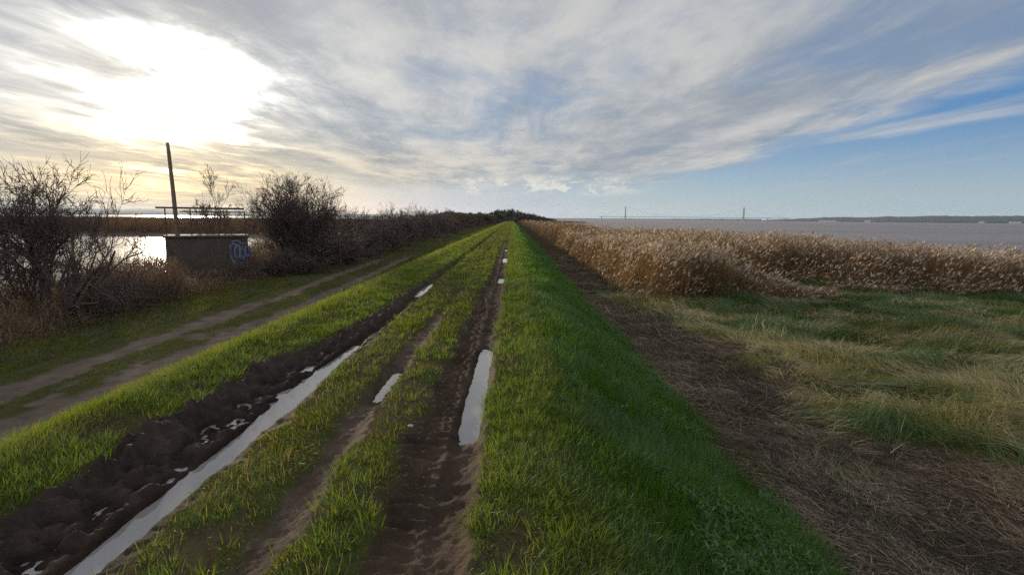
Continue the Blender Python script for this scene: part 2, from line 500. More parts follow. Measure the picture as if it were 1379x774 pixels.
def scatter(n, x0, x1, y0, y1, p=1.35, yk=4.0, margin=1.3):
    """points with density falling as distance^-p beyond yk, only where a camera near the path could see them"""
    yy = np.geomspace(y0, y1, 4000)
    lo = np.maximum(x0, -1.08 * yy - margin); hi = np.minimum(x1, 1.08 * yy + margin)
    w = np.maximum(0, hi - lo) * np.minimum(1, (yk / yy) ** p)
    cdf = np.concatenate([[0], np.cumsum((w[1:] + w[:-1]) / 2 * np.diff(yy))])
    y = np.interp(rng.random(n) * cdf[-1], cdf, yy)
    lo = np.maximum(x0, -1.08 * y - margin); hi = np.minimum(x1, 1.08 * y + margin)
    x = lo + (hi - lo) * rng.random(n)
    return x, y

def lerp(a, b, t): return np.asarray(a) * (1 - t[:, None]) + np.asarray(b) * t[:, None]

def heading(x, y, s, sc=.5, spread=.5):
    return fbm(x * sc, y * sc, s, 2) * 4 * math.pi + rng.normal(0, spread, len(x))

# --- short turf on the bank top and its left shoulder
def build_turf():
    pile = Pile()
    x, y = scatter(440000, -6.6, 1.35, 1.3, 260, 1.45, 4.0)
    mr, mm, ml, *_q, ch = ruts(x, y)
    mud = np.maximum.reduce([mr, mm, ml])
    clump = .55 * fbm(x * 2.3, y * 1.6, 201, 3) + .45 * fbm(x * 7, y * 6, 202, 2)
    clump = np.clip((clump - .5) * 1.7 + .5, 0, 1)
    bald = fbm(x * 3.3, y * 2.1, 203, 3)
    mid = ((x > -1.95) & (x < -.75)).astype(float)
    keep = (rng.random(len(x)) > mud * 1.15) & (rng.random(len(x)) > sst(.47, .64, bald) * (.50 + .36 * mid))
    keep &= rng.random(len(x)) > sst(.3, 1.3, x)
    x, y, clump, mid, mud = x[keep], y[keep], clump[keep], mid[keep], mud[keep]
    z = height(x, y, False) - .01
    n = len(x)
    far = np.maximum(1, y / 4.0)
    tall = .030 + .075 * clump + .05 * sst(-2.9, -3.3, x) * sst(-5, -4, x) + .03 * sst(-.05, .3, x)
    L = tall * rng.uniform(.45, 1.35, n) * (1 - .45 * sst(0, .35, mud)) * (1 + .10 * np.log(far))
    W = .0042 * far ** .82 * rng.uniform(.7, 1.4, n)
    t = rng.random(n)
    col = lerp([.037, .084, .012], [.128, .168, .023], np.clip(t * .6 + (clump - .5) * .9 + .1 + .5 * sst(-2.4, -3.2, x), 0, 1.35))  # left ridge blades coloured brighter, sunlit look put into the colour
    col = col * (1 - .30 * mid)[:, None] * np.array([1.0, .97, 1.0])
    dry = (rng.random(n) < .07 + .20 * sst(.02, .3, mud) + .16 * mid)
    col[dry] = lerp([.16, .12, .055], [.24, .19, .09], rng.random(dry.sum()))
    yaw = heading(x, y, 205, .8, .9)
    lean = rng.uniform(.1, 1.35, n)
    pile.add(blade_set(np.stack([x, y, z], -1), L, W, yaw, lean * .5, lean * 1.9, col, 2))
    # loose tufts
    m = 11000
    x, y = scatter(m, -4.2, 1.0, 1.3, 26, 1.3, 3.0)
    mr, mm, ml, *_q = ruts(x, y)
    keep = (np.maximum.reduce([mr, mm, ml]) < .35) & (rng.random(m) < sst(.3, .6, fbm(x * 1.3, y * 1.1, 207, 3)) * np.where((x > -1.95) & (x < -.7), .45, 1))
    x, y = x[keep], y[keep]; k = 16; m = len(x)
    sz = rng.uniform(.6, 1.5, m)
    X = np.repeat(x, k) + rng.normal(0, .022, m * k) * np.repeat(sz, k); Y = np.repeat(y, k) + rng.normal(0, .022, m * k) * np.repeat(sz, k)
    Z = height(X, Y, False) - .01; n = m * k; far = np.maximum(1, Y / 4)
    yaw = np.arctan2(Y - np.repeat(y, k), X - np.repeat(x, k)) + rng.normal(0, .5, n)
    lean = np.repeat(rng.uniform(.35, .8, m), k) * rng.uniform(.4, 1.4, n)
    g = np.clip(np.repeat(rng.random(m), k) * .7 + rng.random(n) * .4, 0, 1)
    pile.add(blade_set(np.stack([X, Y, Z], -1), .085 * np.repeat(sz, k) * rng.uniform(.6, 1.3, n), .0042 * far ** .82 * rng.uniform(.7, 1.4, n), yaw, lean * .5, lean * 2.0,
                       lerp([.042, .092, .012], [.142, .186, .026], g), 3))
    return pile.build('grass', M_grass, 'short green turf along the top of the bank', 'grass')
build_turf()

# --- lush growth on the shaded right slope
def build_slope():
    pile = Pile()
    x, y = scatter(190000, -.05, 3.4, 1.5, 200, 1.45, 4.5)
    edge = 2.75 + (fbm(x * 2.5, y * 1.3, 23, 3) - .5) * 1.1 + (fbm(x * .3, y * .35, 24, 2) - .5) * .7
    keep = (x < edge + rng.normal(0, .12, len(x))) & (rng.random(len(x)) < sst(.0, 1.0, x + .5 * (fbm(x * 2, y * 1.4, 212, 3) - .5)))
    x, y = x[keep], y[keep]; n = len(x)
    z = height(x, y, False) - .02
    cl = fbm(x * 1.6, y * 1.2, 211, 3); far = np.maximum(1, y / 4.5)
    L = (.07 + .05 * sst(.3, 1.2, x) + .18 * cl * sst(.0, 1.2, x)) * rng.uniform(.5, 1.35, n) * (1 + .1 * np.log(far))
    W = .0052 * far ** .85 * rng.uniform(.7, 1.5, n)
    col = lerp([.030, .090, .011], [.088, .172, .024], np.clip(rng.random(n) * .8 + (cl - .5), 0, 1))
    dry = rng.random(n) < .035
    col[dry] = lerp([.13, .10, .05], [.2, .16, .08], rng.random(dry.sum()))
    yaw = heading(x, y, 213, .9, .8); lean = rng.uniform(.1, 1.0, n)
    pile.add(blade_set(np.stack([x, y, z], -1), L, W, yaw, lean * .5, lean * 1.9, col, 3))
    # broad leaves
    x, y = scatter(60000, .6, 3.0, 1.8, 60, 1.5, 4.5)
    cl = fbm(x * 1.3, y * 1.1, 217, 3)
    edge = 2.75 + (fbm(x * 2.5, y * 1.3, 23, 3) - .5) * 1.1 + (fbm(x * .3, y * .35, 24, 2) - .5) * .7
    keep = (cl > .55) & (x < edge - .05) & (x > 1.15) & (rng.random(len(x)) < sst(.5, 1.2, x)); x, y, cl = x[keep], y[keep], cl[keep]; n = len(x)
    z = height(x, y, False) + rng.uniform(.03, .20, n) * (.4 + cl)
    L = rng.uniform(.025, .055, n); W = L * rng.uniform(.3, .5, n) * np.maximum(1, y / 7)
    col = lerp([.038, .095, .018], [.095, .175, .042], rng.random(n))
    a = rng.uniform(.2, 1.3, n)
    pile.add(blade_set(np.stack([x, y, z], -1), L, W, rng.uniform(0, 6.28, n), a, a + .6, col, 2, taper=.6))
    return pile.build('slope_grass', M_grass, 'lush dark green grass and weeds on the shaded right slope of the bank', 'grass')
build_slope()

# --- verge grass by the gravel track
def build_verge():
    pile = Pile()
    x, y = scatter(90000, -13.5, -5.9, 4.0, 70, 1.3, 8)
    g = gravel(x, y); d = x - drift(y)
    keep = (rng.random(len(x)) > g * 1.2)
    strip = (d > -9.3) & (d < -6.3)
    keep &= ~(strip & (rng.random(len(x)) < .30 * (y < 14)))
    x, y, d = x[keep], y[keep], d[keep]; n = len(x)
    z = height(x, y, False) - .02; far = np.maximum(1, y / 7)
    cl = fbm(x * 1.5, y * 1.2, 221, 3)
    L = (.06 + .14 * cl + .16 * sst(-10, -12, d)) * rng.uniform(.5, 1.3, n)
    L = np.where((d > -9.3) & (d < -6.3), L * .5, L)
    W = .008 * far ** .8 * rng.uniform(.7, 1.4, n)
    t = np.clip(rng.random(n) * .6 + sst(-9.7, -12, d) * .5, 0, 1)
    col = lerp([.045, .068, .016], [.12, .105, .045], t)
    lean = rng.uniform(.1, .8, n)
    pile.add(blade_set(np.stack([x, y, z], -1), L, W, heading(x, y, 223, .7, .9), lean * .5, lean * 1.8, col, 2))
    return pile.build('verge_grass', M_grass, 'rough grass on the verge beside the gravel track', 'grass')
build_verge()

# --- long lodged marsh grass on the right
def build_marsh():
    pile = Pile()
    x, y = scatter(150000, 3.6, 24, 4.5, 27, 1.2, 9)
    lt = litter(x, y)
    n3 = fbm(x * .9, y * .8, 231, 4)
    keep = (rng.random(len(x)) > lt * (1.02 - .16 * sst(.52, .66, fbm(x * 1.9, y * 1.6, 245, 3)))) & (x > 3.2) & (rng.random(len(x)) < .35 + 1.1 * n3)
    keep &= ~((y > 23.5) & (x < 8))
    x, y, n3 = x[keep], y[keep], n3[keep]; n = len(x)
    far = np.maximum(1, y / 8)
    cl = fbm(x * .55, y * .55, 233, 3)
    z = height(x, y, False) - .03 + sst(.45, .7, cl) * .12 * rng.random(n)
    L = rng.uniform(.16, .52, n) * (.5 + .9 * cl)
    W = .0065 * far ** .8 * rng.uniform(.7, 1.6, n)
    tone = np.clip(fbm(x * .55, y * .8, 235, 4) * 3.2 - 1.15 + rng.normal(0, .16, n), 0, 1)
    tone = np.clip(tone - .55 * sst(13, 16, y) * sst(6, 8, x), 0, 1)
    col = lerp([.048, .094, .020], [.265, .235, .110], tone)
    red = rng.random(n) < .05 * (lt[keep] > .05) + .03
    col[red] = np.array([.22, .13, .06])
    yaw = heading(x, y, 237, .42, .5)
    lean = np.clip(rng.normal(1.12, .36, n), .2, 1.6)
    pile.add(blade_set(np.stack([x, y, z], -1), L, W, yaw, lean * .62, np.minimum(lean * 1.75, 2.05), col, 4))
    # flat pale straw lying across it
    x, y = scatter(52000, 3.8, 20, 4.5, 20, 1.25, 9)
    sn = fbm(x * .7, y * .9, 239, 4); e = litter(x, y)
    keep = (rng.random(len(x)) < sst(.48, .66, sn)) & (e < .9); x, y = x[keep], y[keep]; n = len(x)
    z = height(x, y, False) + rng.uniform(.02, .17, n)
    a = rng.normal(1.5, .16, n)
    pile.add(blade_set(np.stack([x, y, z], -1), rng.uniform(.15, .5, n), .0065 * np.maximum(1, y / 8) ** .8 * rng.uniform(.7, 1.5, n),
                       heading(x, y, 237, .42, .45), a - .15, a + .2, lerp([.20, .155, .080], [.46, .38, .22], rng.random(n)), 3, taper=.6))
    return pile.build('marsh_grass', M_marsh, 'long flattened yellow green grass on the marsh below the bank', 'grass')
build_marsh()

# --- dead reed litter
def build_litter():
    pile = Pile()
    x, y = scatter(120000, 2.5, 7.8, 3.0, 45, 1.35, 6)
    lt = np.maximum(litter(x, y), ((y > 18) & (x > 2.8) & (x < 5)).astype(float) * .8)
    keep = rng.random(len(x)) < lt; x, y = x[keep], y[keep]; n = len(x)
    far = np.maximum(1, y / 6)
    z = height(x, y) + rng.uniform(0.0, .10, n) * fbm(x * .9, y * .8, 244, 3)
    L = rng.uniform(.05, .24, n); W = .0055 * far ** .85 * rng.uniform(.6, 1.7, n)
    long = rng.random(n) < .05; L[long] *= rng.uniform(2, 4.2, long.sum()); mat_ = fbm(x * .9, y * .8, 244, 3); W *= .7 + .7 * mat_
    t = rng.random(n) ** 1.7
    t = np.clip(t + (fbm(x * 1.1, y * .9, 243, 3) - .5) * 1.1, 0, 1)
    col = lerp([.042, .031, .022], [.36, .275, .175], t ** 1.5)
    pale = rng.random(n) < .03; col[pale] = np.array([.28, .22, .14])
    yaw = fbm(x * .5, y * .5, 241, 2) * 6 + rng.normal(0, .8, n) - .5
    a = rng.normal(1.5, .13, n)
    pile.add(blade_set(np.stack([x, y, z], -1), L, W, yaw, a, a + rng.normal(.05, .12, n), col, 2, taper=.5))
    return pile.build('reed_litter', M_dry, 'brown mat of dead broken reed stems on the marsh edge', 'litter')
build_litter()

# ------------------------------------------------------------------ reed bed
def reed_height(x, y):
    """0 where no reed stands"""
    e = reed_edge(y)
    n = fbm(x * .28, y * .28, 251, 3)
    h = (1.70 + .75 * (n - .35) + .65 * (fbm(x * .95, y * .95, 252, 2) - .5)) * (1 - .10 * sst(15, 26, x))
    h = h * sst(-.25, 1.1, x - e)
    # front edge of the bed
    f = 19.3 + 2.2 * (fbm(x * .55, x * 0, 253, 3) - .5) + .9 * sst(12, 20, x) 
    front = sst(-.3, .8 + 3.6 * sst(11.0, 15, x), y - f)
    h = h * front
    # near clump slumps towards the gap
    slump = sst(7.8, 12.6, x) * sst(25.0, 22.5, y)
    h = h * (1 - .78 * slump)
    gap = np.exp(-(((x - 13.2 - (y - 24.5) * .35) / 3.3) ** 2 + ((y - 24.8) / 2.6) ** 2) ** 2)
    h = h * (1 - .90 * gap) * (1 + .12 * sst(27, 28.5, y) * sst(9, 11, x) * sst(36, 31, y) * sst(20, 16, x))
    h = h * sst(.5, -2.5, x - river_edge(y))
    return h

def build_reeds(name, y0, y1, count, p, far0, nleaf, lab, nplume):
    pile = Pile()
    x, y = scatter(count, 3.8, 300, y0, y1, p, y0, 3)
    h = reed_height(x, y)
    deep = np.maximum(0, np.minimum(x - reed_edge(y), y - 20))
    keep = (h > .28) & (rng.random(len(x)) < sst(.26, .46, fbm(x * 1.15, y * 1.15, 257, 2)) * .85 + .15) & (rng.random(len(x)) < np.clip(1.25 - deep * .05, .35, 1))
    keep &= x < river_edge(y) + 1
    x, y, h = x[keep], y[keep], h[keep]; n = len(x)
    z = height(x, y, False) - .05
    far = np.maximum(1, y / far0)
    full = h
    h = h * rng.normal(1, .11, n).clip(.6, 1.18)
    bent = np.clip((1.7 - full) / 1.5, 0, 1)             # short = lodged
    wind = -.15 + rng.normal(0, .55, n)
    a0 = rng.normal(.05, .05, n) + bent * rng.uniform(.2, .8, n); a1 = a0 + rng.uniform(.05, .28, n) + bent * rng.uniform(.1, .8, n)
    tone = np.clip(fbm(x * .38, y * .38, 255, 3) * 2.4 - .7 + rng.normal(0, .2, n), 0, 1)
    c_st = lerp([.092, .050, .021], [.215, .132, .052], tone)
    P = np.stack([x, y, z], -1)
    W = .013 * far ** .9
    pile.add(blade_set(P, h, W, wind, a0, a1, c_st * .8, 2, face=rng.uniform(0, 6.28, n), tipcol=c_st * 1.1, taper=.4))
    H = np.stack([np.cos(wind), np.sin(wind)], -1)
    def along(t):
        a = a0 + (a1 - a0) * .25; b = a0 + (a1 - a0) * .75
        l1 = np.minimum(t, .5) * h; l2 = np.maximum(t - .5, 0) * h
        d = np.sin(a) * l1 + np.sin(b) * l2
        return np.stack([x + H[:, 0] * d, y + H[:, 1] * d, z + np.cos(a) * l1 + np.cos(b) * l2], -1)
    for k in range(nleaf):
        t = rng.uniform(.12, .95, n)
        Q = along(t)
        L = rng.uniform(.22, .52, n); Wl = .018 * far ** .9 * rng.uniform(.6, 1.3, n)
        yaw = rng.normal(.1, 1.1, n) + np.where(rng.random(n) < .25, math.pi, 0)
        l0 = rng.uniform(.3, 1.0, n); l1 = l0 + rng.uniform(.4, 1.4, n)
        cg = np.clip(rng.random(n) * .65 + tone * .55, 0, 1)
        c = lerp([.062, .036, .018], [.240, .152, .068], cg ** 1.6)
        grn = (t < .4) & (rng.random(n) < .35); c[grn] = lerp([.07, .07, .02], [.12, .11, .03], rng.random(grn.sum()))
        pile.add(blade_set(Q, L, Wl, yaw, l0, l1, c, 2))
    for k in range(nplume):
        Q = along(np.full(n, .97))
        has = rng.random(n) < .66
        L = rng.uniform(.14, .30, n); Wp = .038 * far ** .9 * rng.uniform(.7, 1.5, n)
        yaw = wind + rng.normal(0, .7, n); l0 = rng.uniform(.1, .6, n) + a1 * .5; l1 = l0 + rng.uniform(.4, 1.3, n)
        c = lerp([.20, .145, .098], [.64, .53, .42], rng.random(n) ** 1.4) * (.72 + .45 * tone)[:, None]
        b = blade_set(Q[has], L[has], Wp[has], yaw[has], l0[has], l1[has], c[has], 2, taper=.75)
        pile.add(b)
    return pile.build(name, M_reed, lab, 'reeds')
build_reeds('reeds', 18.5, 60, 52000, 1.1, 20, 5, 'tall rust brown reeds with pale feathery plumes beside the bank', 3)
build_reeds('distant_reeds', 60, 720, 26000, 1.5, 22, 2, 'distant brown reed bed running to the horizon beside the river', 2)

# ------------------------------------------------------------------ woody plants
def tubes(segs, sides):
    """segs: array n x 8 (p0, p1, r0, r1)"""
    s = np.asarray(segs, float)
    p0, p1, r0, r1 = s[:, 0:3], s[:, 3:6], s[:, 6], s[:, 7]
    d = p1 - p0; d /= np.maximum(np.linalg.norm(d, axis=1, keepdims=True), 1e-9)
    ref = np.where(np.abs(d[:, 2:3]) > .9, np.array([[1., 0, 0]]), np.array([[0, 0, 1.]]))
    u = np.cross(d, ref); u /= np.linalg.norm(u, axis=1, keepdims=True); v = np.cross(d, u)
    rows = []
    for r, p in ((r0, p0), (r1, p1)):
        for k in range(sides):
            a = 2 * math.pi * k / sides
            rows.append(p + (u * math.cos(a) + v * math.sin(a)) * r[:, None])
    V = np.stack(rows, 1).reshape(-1, 3)
    base = (np.arange(len(s)) * 2 * sides)[:, None]
    F = np.concatenate([base + np.array([k, (k + 1) % sides, sides + (k + 1) % sides, sides + k]) for k in range(sides)])
    return V, F

def grow(seed, stems, length, spread, r0, levels=4, kids=(6, 6, 5), shrink=.62, up=.12, jit=.22, base_r=.15, zmin=.05, twig=.006, maxang=1.0):
    rnd = random.Random(seed)
    thick, thin = [], []
    def rv():
        return Vector((rnd.gauss(0, 1), rnd.gauss(0, 1), rnd.gauss(0, 1)))
    def br(p, d, ln, r, lev):
        ns = 4 if lev < 2 else 3
        pts = [p.copy()]
        rr = [r]
        for i in range(ns):
            d = (d + rv() * jit * (.7 if lev == 0 else 1.0) + Vector((0, 0, up))).normalized()
            q = pts[-1] + d * (ln / ns)
            if q.z < zmin: q.z = zmin; d.z = abs(d.z)
            pts.append(q); rr.append(max(twig * .6, r * (1 - (i + 1) / ns * .62)))
            (thick if lev < 2 else thin).append((*pts[-2], *pts[-1], rr[-2], rr[-1]))
        if lev + 1 >= levels: return
        for k in range(kids[min(lev, len(kids) - 1)]):
            t = rnd.uniform(.22, 1.0)
            i = min(ns - 1, int(t * ns)); f = t * ns - i
            q = pts[i].lerp(pts[i + 1], min(1, f))
            dd = (pts[i + 1] - pts[i]).normalized()
            side = rv(); side = (side - dd * side.dot(dd)).normalized()
            ang = rnd.uniform(.4, maxang)
            nd = (dd * math.cos(ang) + side * math.sin(ang)).normalized()
            br(q, nd, ln * shrink * rnd.uniform(.6, 1.15), max(twig, rr[i] * .55), lev + 1)
    for s in range(stems):
        a = s * 2.39996 + rnd.uniform(-.4, .4); tilt = abs(rnd.gauss(0, spread))
        d = Vector((math.cos(a) * math.sin(tilt), math.sin(a) * math.sin(tilt), math.cos(tilt)))
        o = Vector((math.cos(a), math.sin(a), 0)) * rnd.uniform(0, base_r)
        thick.append((0, 0, -.02, o.x * .5, o.y * .5, .03, r0 * 1.1, r0)); thick.append((o.x * .5, o.y * .5, .03, o.x, o.y, 0, r0, r0 * .9))
        br(o, d, length * rnd.uniform(.75, 1.1), r0 * rnd.uniform(.7, 1.15), 0)
    return thick, thin

def leaf_bits(thin, seed, n, size, c0, c1):
    r = np.random.default_rng(seed)
    s = np.asarray(thin)
    i = r.integers(0, len(s), n); t = r.random(n)[:, None]
    P = s[i, 0:3] * (1 - t) + s[i, 3:6] * t
    return P

def plant_meshes(name, thick, thin, mat_b=None, mat_t=None, sides=(6, 3)):
    V, F = tubes(thick, sides[0]); a = np_mesh(name + '_trunk', V, None, F, None, True, mat_b or M_bark)
    V, F = tubes(thin, sides[1]); b = np_mesh(name + '_crown', V, None, F, None, False, mat_t or M_twig)
    return a, b

def plant(kind, meshes, loc, rz, sc, label, cat, group=None, tilt=None):
    o = empty(kind, loc, rz)
    o.scale = sc if isinstance(sc, tuple) else (sc, sc, sc)
    mesh_obj('trunk', meshes[0], o); mesh_obj('crown', meshes[1], o)
    return tag(o, label, cat, group)

def gz(x, y): return float(height(np.array([x]), np.array([y]), False)[0])

# big hawthorn at the left edge
th, tn = grow(11, 11, 2.7, .72, .082, 5, (8, 6, 6, 3), .60, .05, .27, .22, .1, .0075, 1.05)
plant('hawthorn_bush', plant_meshes('hawthorn', th, tn), (-13.4, 14.4, gz(-13.4, 14.4) - .05), .9, (.92, .92, 1.32),
      'large bare hawthorn bush with many crooked stems at the left edge above the gravel track', 'bush')
# rounded bush right of the concrete block
th, tn = grow(23, 24, 2.6, .48, .05, 5, (7, 6, 5, 3), .58, .07, .13, .7, .1, .008, .85)
plant('bare_bush', plant_meshes('round_bush', th, tn), (-11.9, 28.2, gz(-11.9, 28.2) - .05), 0, (1.12, 1.12, 1.20),
      'tall rounded leafless bush rising above the hedge, right of the concrete block', 'bush')
# hedge bushes: four shapes, each copied
protos = []
for k, sd in enumerate((31, 37, 41, 43)):
    th, tn = grow(sd, 17, 1.9, .62, .032, 5, (6, 5, 4, 3), .62, .07, .24, 1.1, .05, .010, 1.0)
    protos.append(plant_meshes('hedge_bush', th, tn))
hedge = [  # x, y, scale, height factor, label
    (-12.6, 25.0, .66, .60, 'low dark bush filling the gap between the concrete block and the tall rounded bush'),
    (-11.0, 25.6, .62, .70, 'small low bush at the foot of the tall rounded bush on its near side'),
    (-12.0, 31.8, .95, .72, 'dense brown bush directly behind the tall rounded bush'),
    (-10.9, 32.6, .75, .80, 'brown hedge bush just right of the tall rounded bush, above the white marker'),
    (-12.4, 36.0, 1.05, .78, 'broad brown bush set back behind the white marker'),
    (-11.2, 38.8, .95, .86, 'brown bush with twigs poking above the hedge, second right of the rounded bush'),
    (-13.0, 41.5, 1.15, 1.0, 'taller spiky bush in the hedge, its loose twigs against the sky'),
    (-11.6, 44.5, 1.0, .95, 'low flat topped hedge bush beside the end of the gravel track'),
    (-13.2, 49.0, 1.2, 1.08, 'wide hedge bush standing back from the end of the gravel track'),
    (-11.8, 53.0, 1.05, 1.12, 'hedge bush with fine upright twigs, right of the gravel track end'),
    (-13.4, 59.0, 1.3, 1.0, 'broad dark hedge bush about halfway along the near hedge'),
    (-11.9, 64.0, 1.1, .98, 'rounded dark hedge bush beside the shaded foot of the bank'),
    (-13.2, 71.0, 1.35, 1.08, 'dark hedge bush where the hedge begins to merge'),
    (-12.0, 78.0, 1.2, 1.0, 'small looking dark bush in the distant part of the hedge'),
    (-13.6, 87.0, 1.45, 1.05, 'broad distant hedge bush before the first tree'),
    (-12.2, 96.0, 1.3, 1.05, 'farthest hedge bush that still stands apart'),
]
for i, (x, y, s, hf, lab) in enumerate(hedge):
    plant('hedge_bush', protos[i % 4], (x, y, gz(x, y) - .05), i * 1.9, (s, s, s * hf), lab, 'bush', 'leafless bushes of the hedge along the bank')
# thin saplings behind the railing
th, tn = grow(53, 3, 3.0, .14, .03, 4, (12, 7, 4), .42, .10, .14, .2, .1, .010, .8)
sap = plant_meshes('sapling', th, tn, None, M_twig_pale)
plant('sapling', sap, (-18.8, 31.5, gz(-18.8, 31.5) - .05), 0, (1.2, 1.2, 1.38), 'taller thin bare sapling behind the railing, next to the leaning pole', 'sapling', 'saplings behind the railing')
plant('sapling', sap, (-18.25, 32.0, gz(-18.25, 32.0) - .05), 2.0, (1.05, 1.05, 1.25), 'shorter thin bare sapling behind the right half of the railing', 'sapling', 'saplings behind the railing')

# trees towards the far end
def leafy(seed, n, R0, hgt):
    r = np.random.default_rng(seed)
    cs = [(r.normal(0, .45) * R0, r.normal(0, .45) * R0, hgt * r.uniform(.4, .82), R0 * r.uniform(.35, .6)) for _ in range(9)]
    Ps = []
    for cx, cy, cz, cr in cs:
        m = n // 9
        d = r.normal(0, 1, (m, 3)); d /= np.linalg.norm(d, axis=1, keepdims=True)
        Ps.append(np.array([cx, cy, cz]) + d * (cr * r.uniform(.35, 1.05, m) ** .6)[:, None] * np.array([1, 1, .85]))
    return np.concatenate(Ps)
def tree_mesh(seed, hgt, rad, n, size):
    global rng
    rnd = random.Random(seed)
    th, tn = grow(seed, 1, hgt * .8, .05, hgt * .03, 3, (9, 5), .5, .1, .12, .05, .1, .03, .9)
    V, F = tubes(th, 6); a = np_mesh('tree_trunk', V, None, F, None, True, M_bark)
    P = leafy(seed, n, rad, hgt); m = len(P)
    col = lerp([.030, .030, .016], [.065, .052, .028], rng.random(m))
    L = np.full(m, size) * rng.uniform(.6, 1.4, m)
    an = rng.uniform(0, 2.6, m)
    V, F3, F4, C = blade_set(P, L, L * .7, rng.uniform(0, 6.28, m), an, an + .5, col, 2)
    b = np_mesh('tree_crown', V, F3, F4, C, False, M_dry)
    return a, b
tr = [tree_mesh(61, 7.5, 3.6, 2600, .55), tree_mesh(67, 9.0, 3.4, 2600, .55), tree_mesh(71, 6.5, 4.2, 2600, .55)]
trees = [
    (-14.5, 150, .62, 0, 'small rounded tree, nearest to the camera of the trees rising from the far hedge'),
    (-15.5, 190, .78, 2, 'broad low tree in the far hedge, left of the taller dark trees'),
    (-13.0, 235, .98, 0, 'rounded dark tree rising clear of the far hedge'),
    (-17.0, 270, 1.05, 1, 'pointed tree just behind the rounded dark tree of the far hedge'),
    (-9.0, 330, 1.15, 1, 'tall dark tree at the end of the far hedge, beside the top of the bank'),
    (-3.0, 395, 1.25, 1, 'spiky tree standing where the bank meets the skyline'),
    (6.0, 430, 1.1, 2, 'low broad tree just right of where the bank meets the skyline'),
    (13.0, 455, 1.0, 0, 'rightmost dark tree before the wood sinks into the reeds'),
]
for x, y, s, k, lab in trees:
    plant('tree', tr[k], (x, y, gz(x, y) - .1), x * 1.7, s * .70, lab, 'tree', 'dark trees at the far end of the bank')

def mass(name, pts_fn, n, size, c0, c1, lab, cat, mat=M_dry, K=2):
    pile = Pile()
    P, sc = pts_fn(n); m = len(P)
    L = size * sc * rng.uniform(.6, 1.4, m); an = rng.uniform(0, 2.4, m)
    pile.add(blade_set(P, L, L * .55, rng.uniform(0, 6.28, m), an, an + .5, lerp(c0, c1, rng.random(m)), K))
    return pile.build(name, mat, lab, cat)

def far_hedge_pts(n):
    y = np.exp(rng.uniform(math.log(98), math.log(430), n))
    x = -12.5 - 3 + rng.normal(0, 2.2, n) + sst(250, 430, y) * 8
    top = 2.9 + 2.0 * fbm(x * .09, y * .08, 301, 3) * sst(98, 130, y) + 1.2 * fbm(y * .3, y * 0, 303, 3)
    z = height(x, y, False) + top * rng.random(n) ** .6 * np.exp(-((x + 15.5 - sst(250, 430, y) * 8) / 4.5) ** 2)
    return np.stack([x, y, z], -1), np.maximum(1, y / 120)
mass('far_hedge', far_hedge_pts, 26000, .38, [.030, .025, .018], [.070, .052, .034], 'distant dark hedge merging into one brown band along the bank', 'hedge')
def far_wood_pts(n):
    x = rng.uniform(-70, 42, n); y = 540 + rng.uniform(-60, 90, n)
    top = (3.6 + 7 * fbm(x * .06, y * .03, 305, 3)) * sst(46, 10, x) + 1.5
    z = height(x, y, False) + top * rng.random(n) ** .7
    return np.stack([x, y, z], -1), np.ones(n)
mass('far_wood', far_wood_pts, 14000, 1.8, [.020, .021, .014], [.045, .040, .026], 'far dark wood on the skyline at the end of the bank', 'wood')

# reeds and scrub across the lagoon
def build_island():
    pile = Pile()
    n = 60000
    y = np.exp(rng.uniform(math.log(96), math.log(330), n)); x = rng.uniform(-1.15, -.10, n) * y
    keep = (lagoon_mask(x, y) < .05) & (x < -18.5); x, y = x[keep], y[keep]; n = len(x)
    z = height(x, y, False)
    shore = sst(0, 9, y - 99 + (x + 60) * .10)
    h = (2.0 + 1.0 * fbm(x * .05, y * .05, 311, 3)) * (.25 + .75 * shore) * rng.uniform(.75, 1.1, n)
    W = .10 * (y / 100) * rng.uniform(.5, 1.3, n)
    col = lerp([.060, .036, .024], [.120, .078, .046], np.clip(fbm(x * .06, y * .06, 313, 3) + rng.normal(0, .2, n), 0, 1))
    a = rng.normal(0, .2, n)
    pile.add(blade_set(np.stack([x, y, z], -1), h, W, rng.uniform(0, 6.28, n), a, a * 2, col, 2, taper=.6))
    return pile.build('lagoon_reeds', M_reed, 'dark brown reed bank across the lagoon', 'reeds')
build_island()

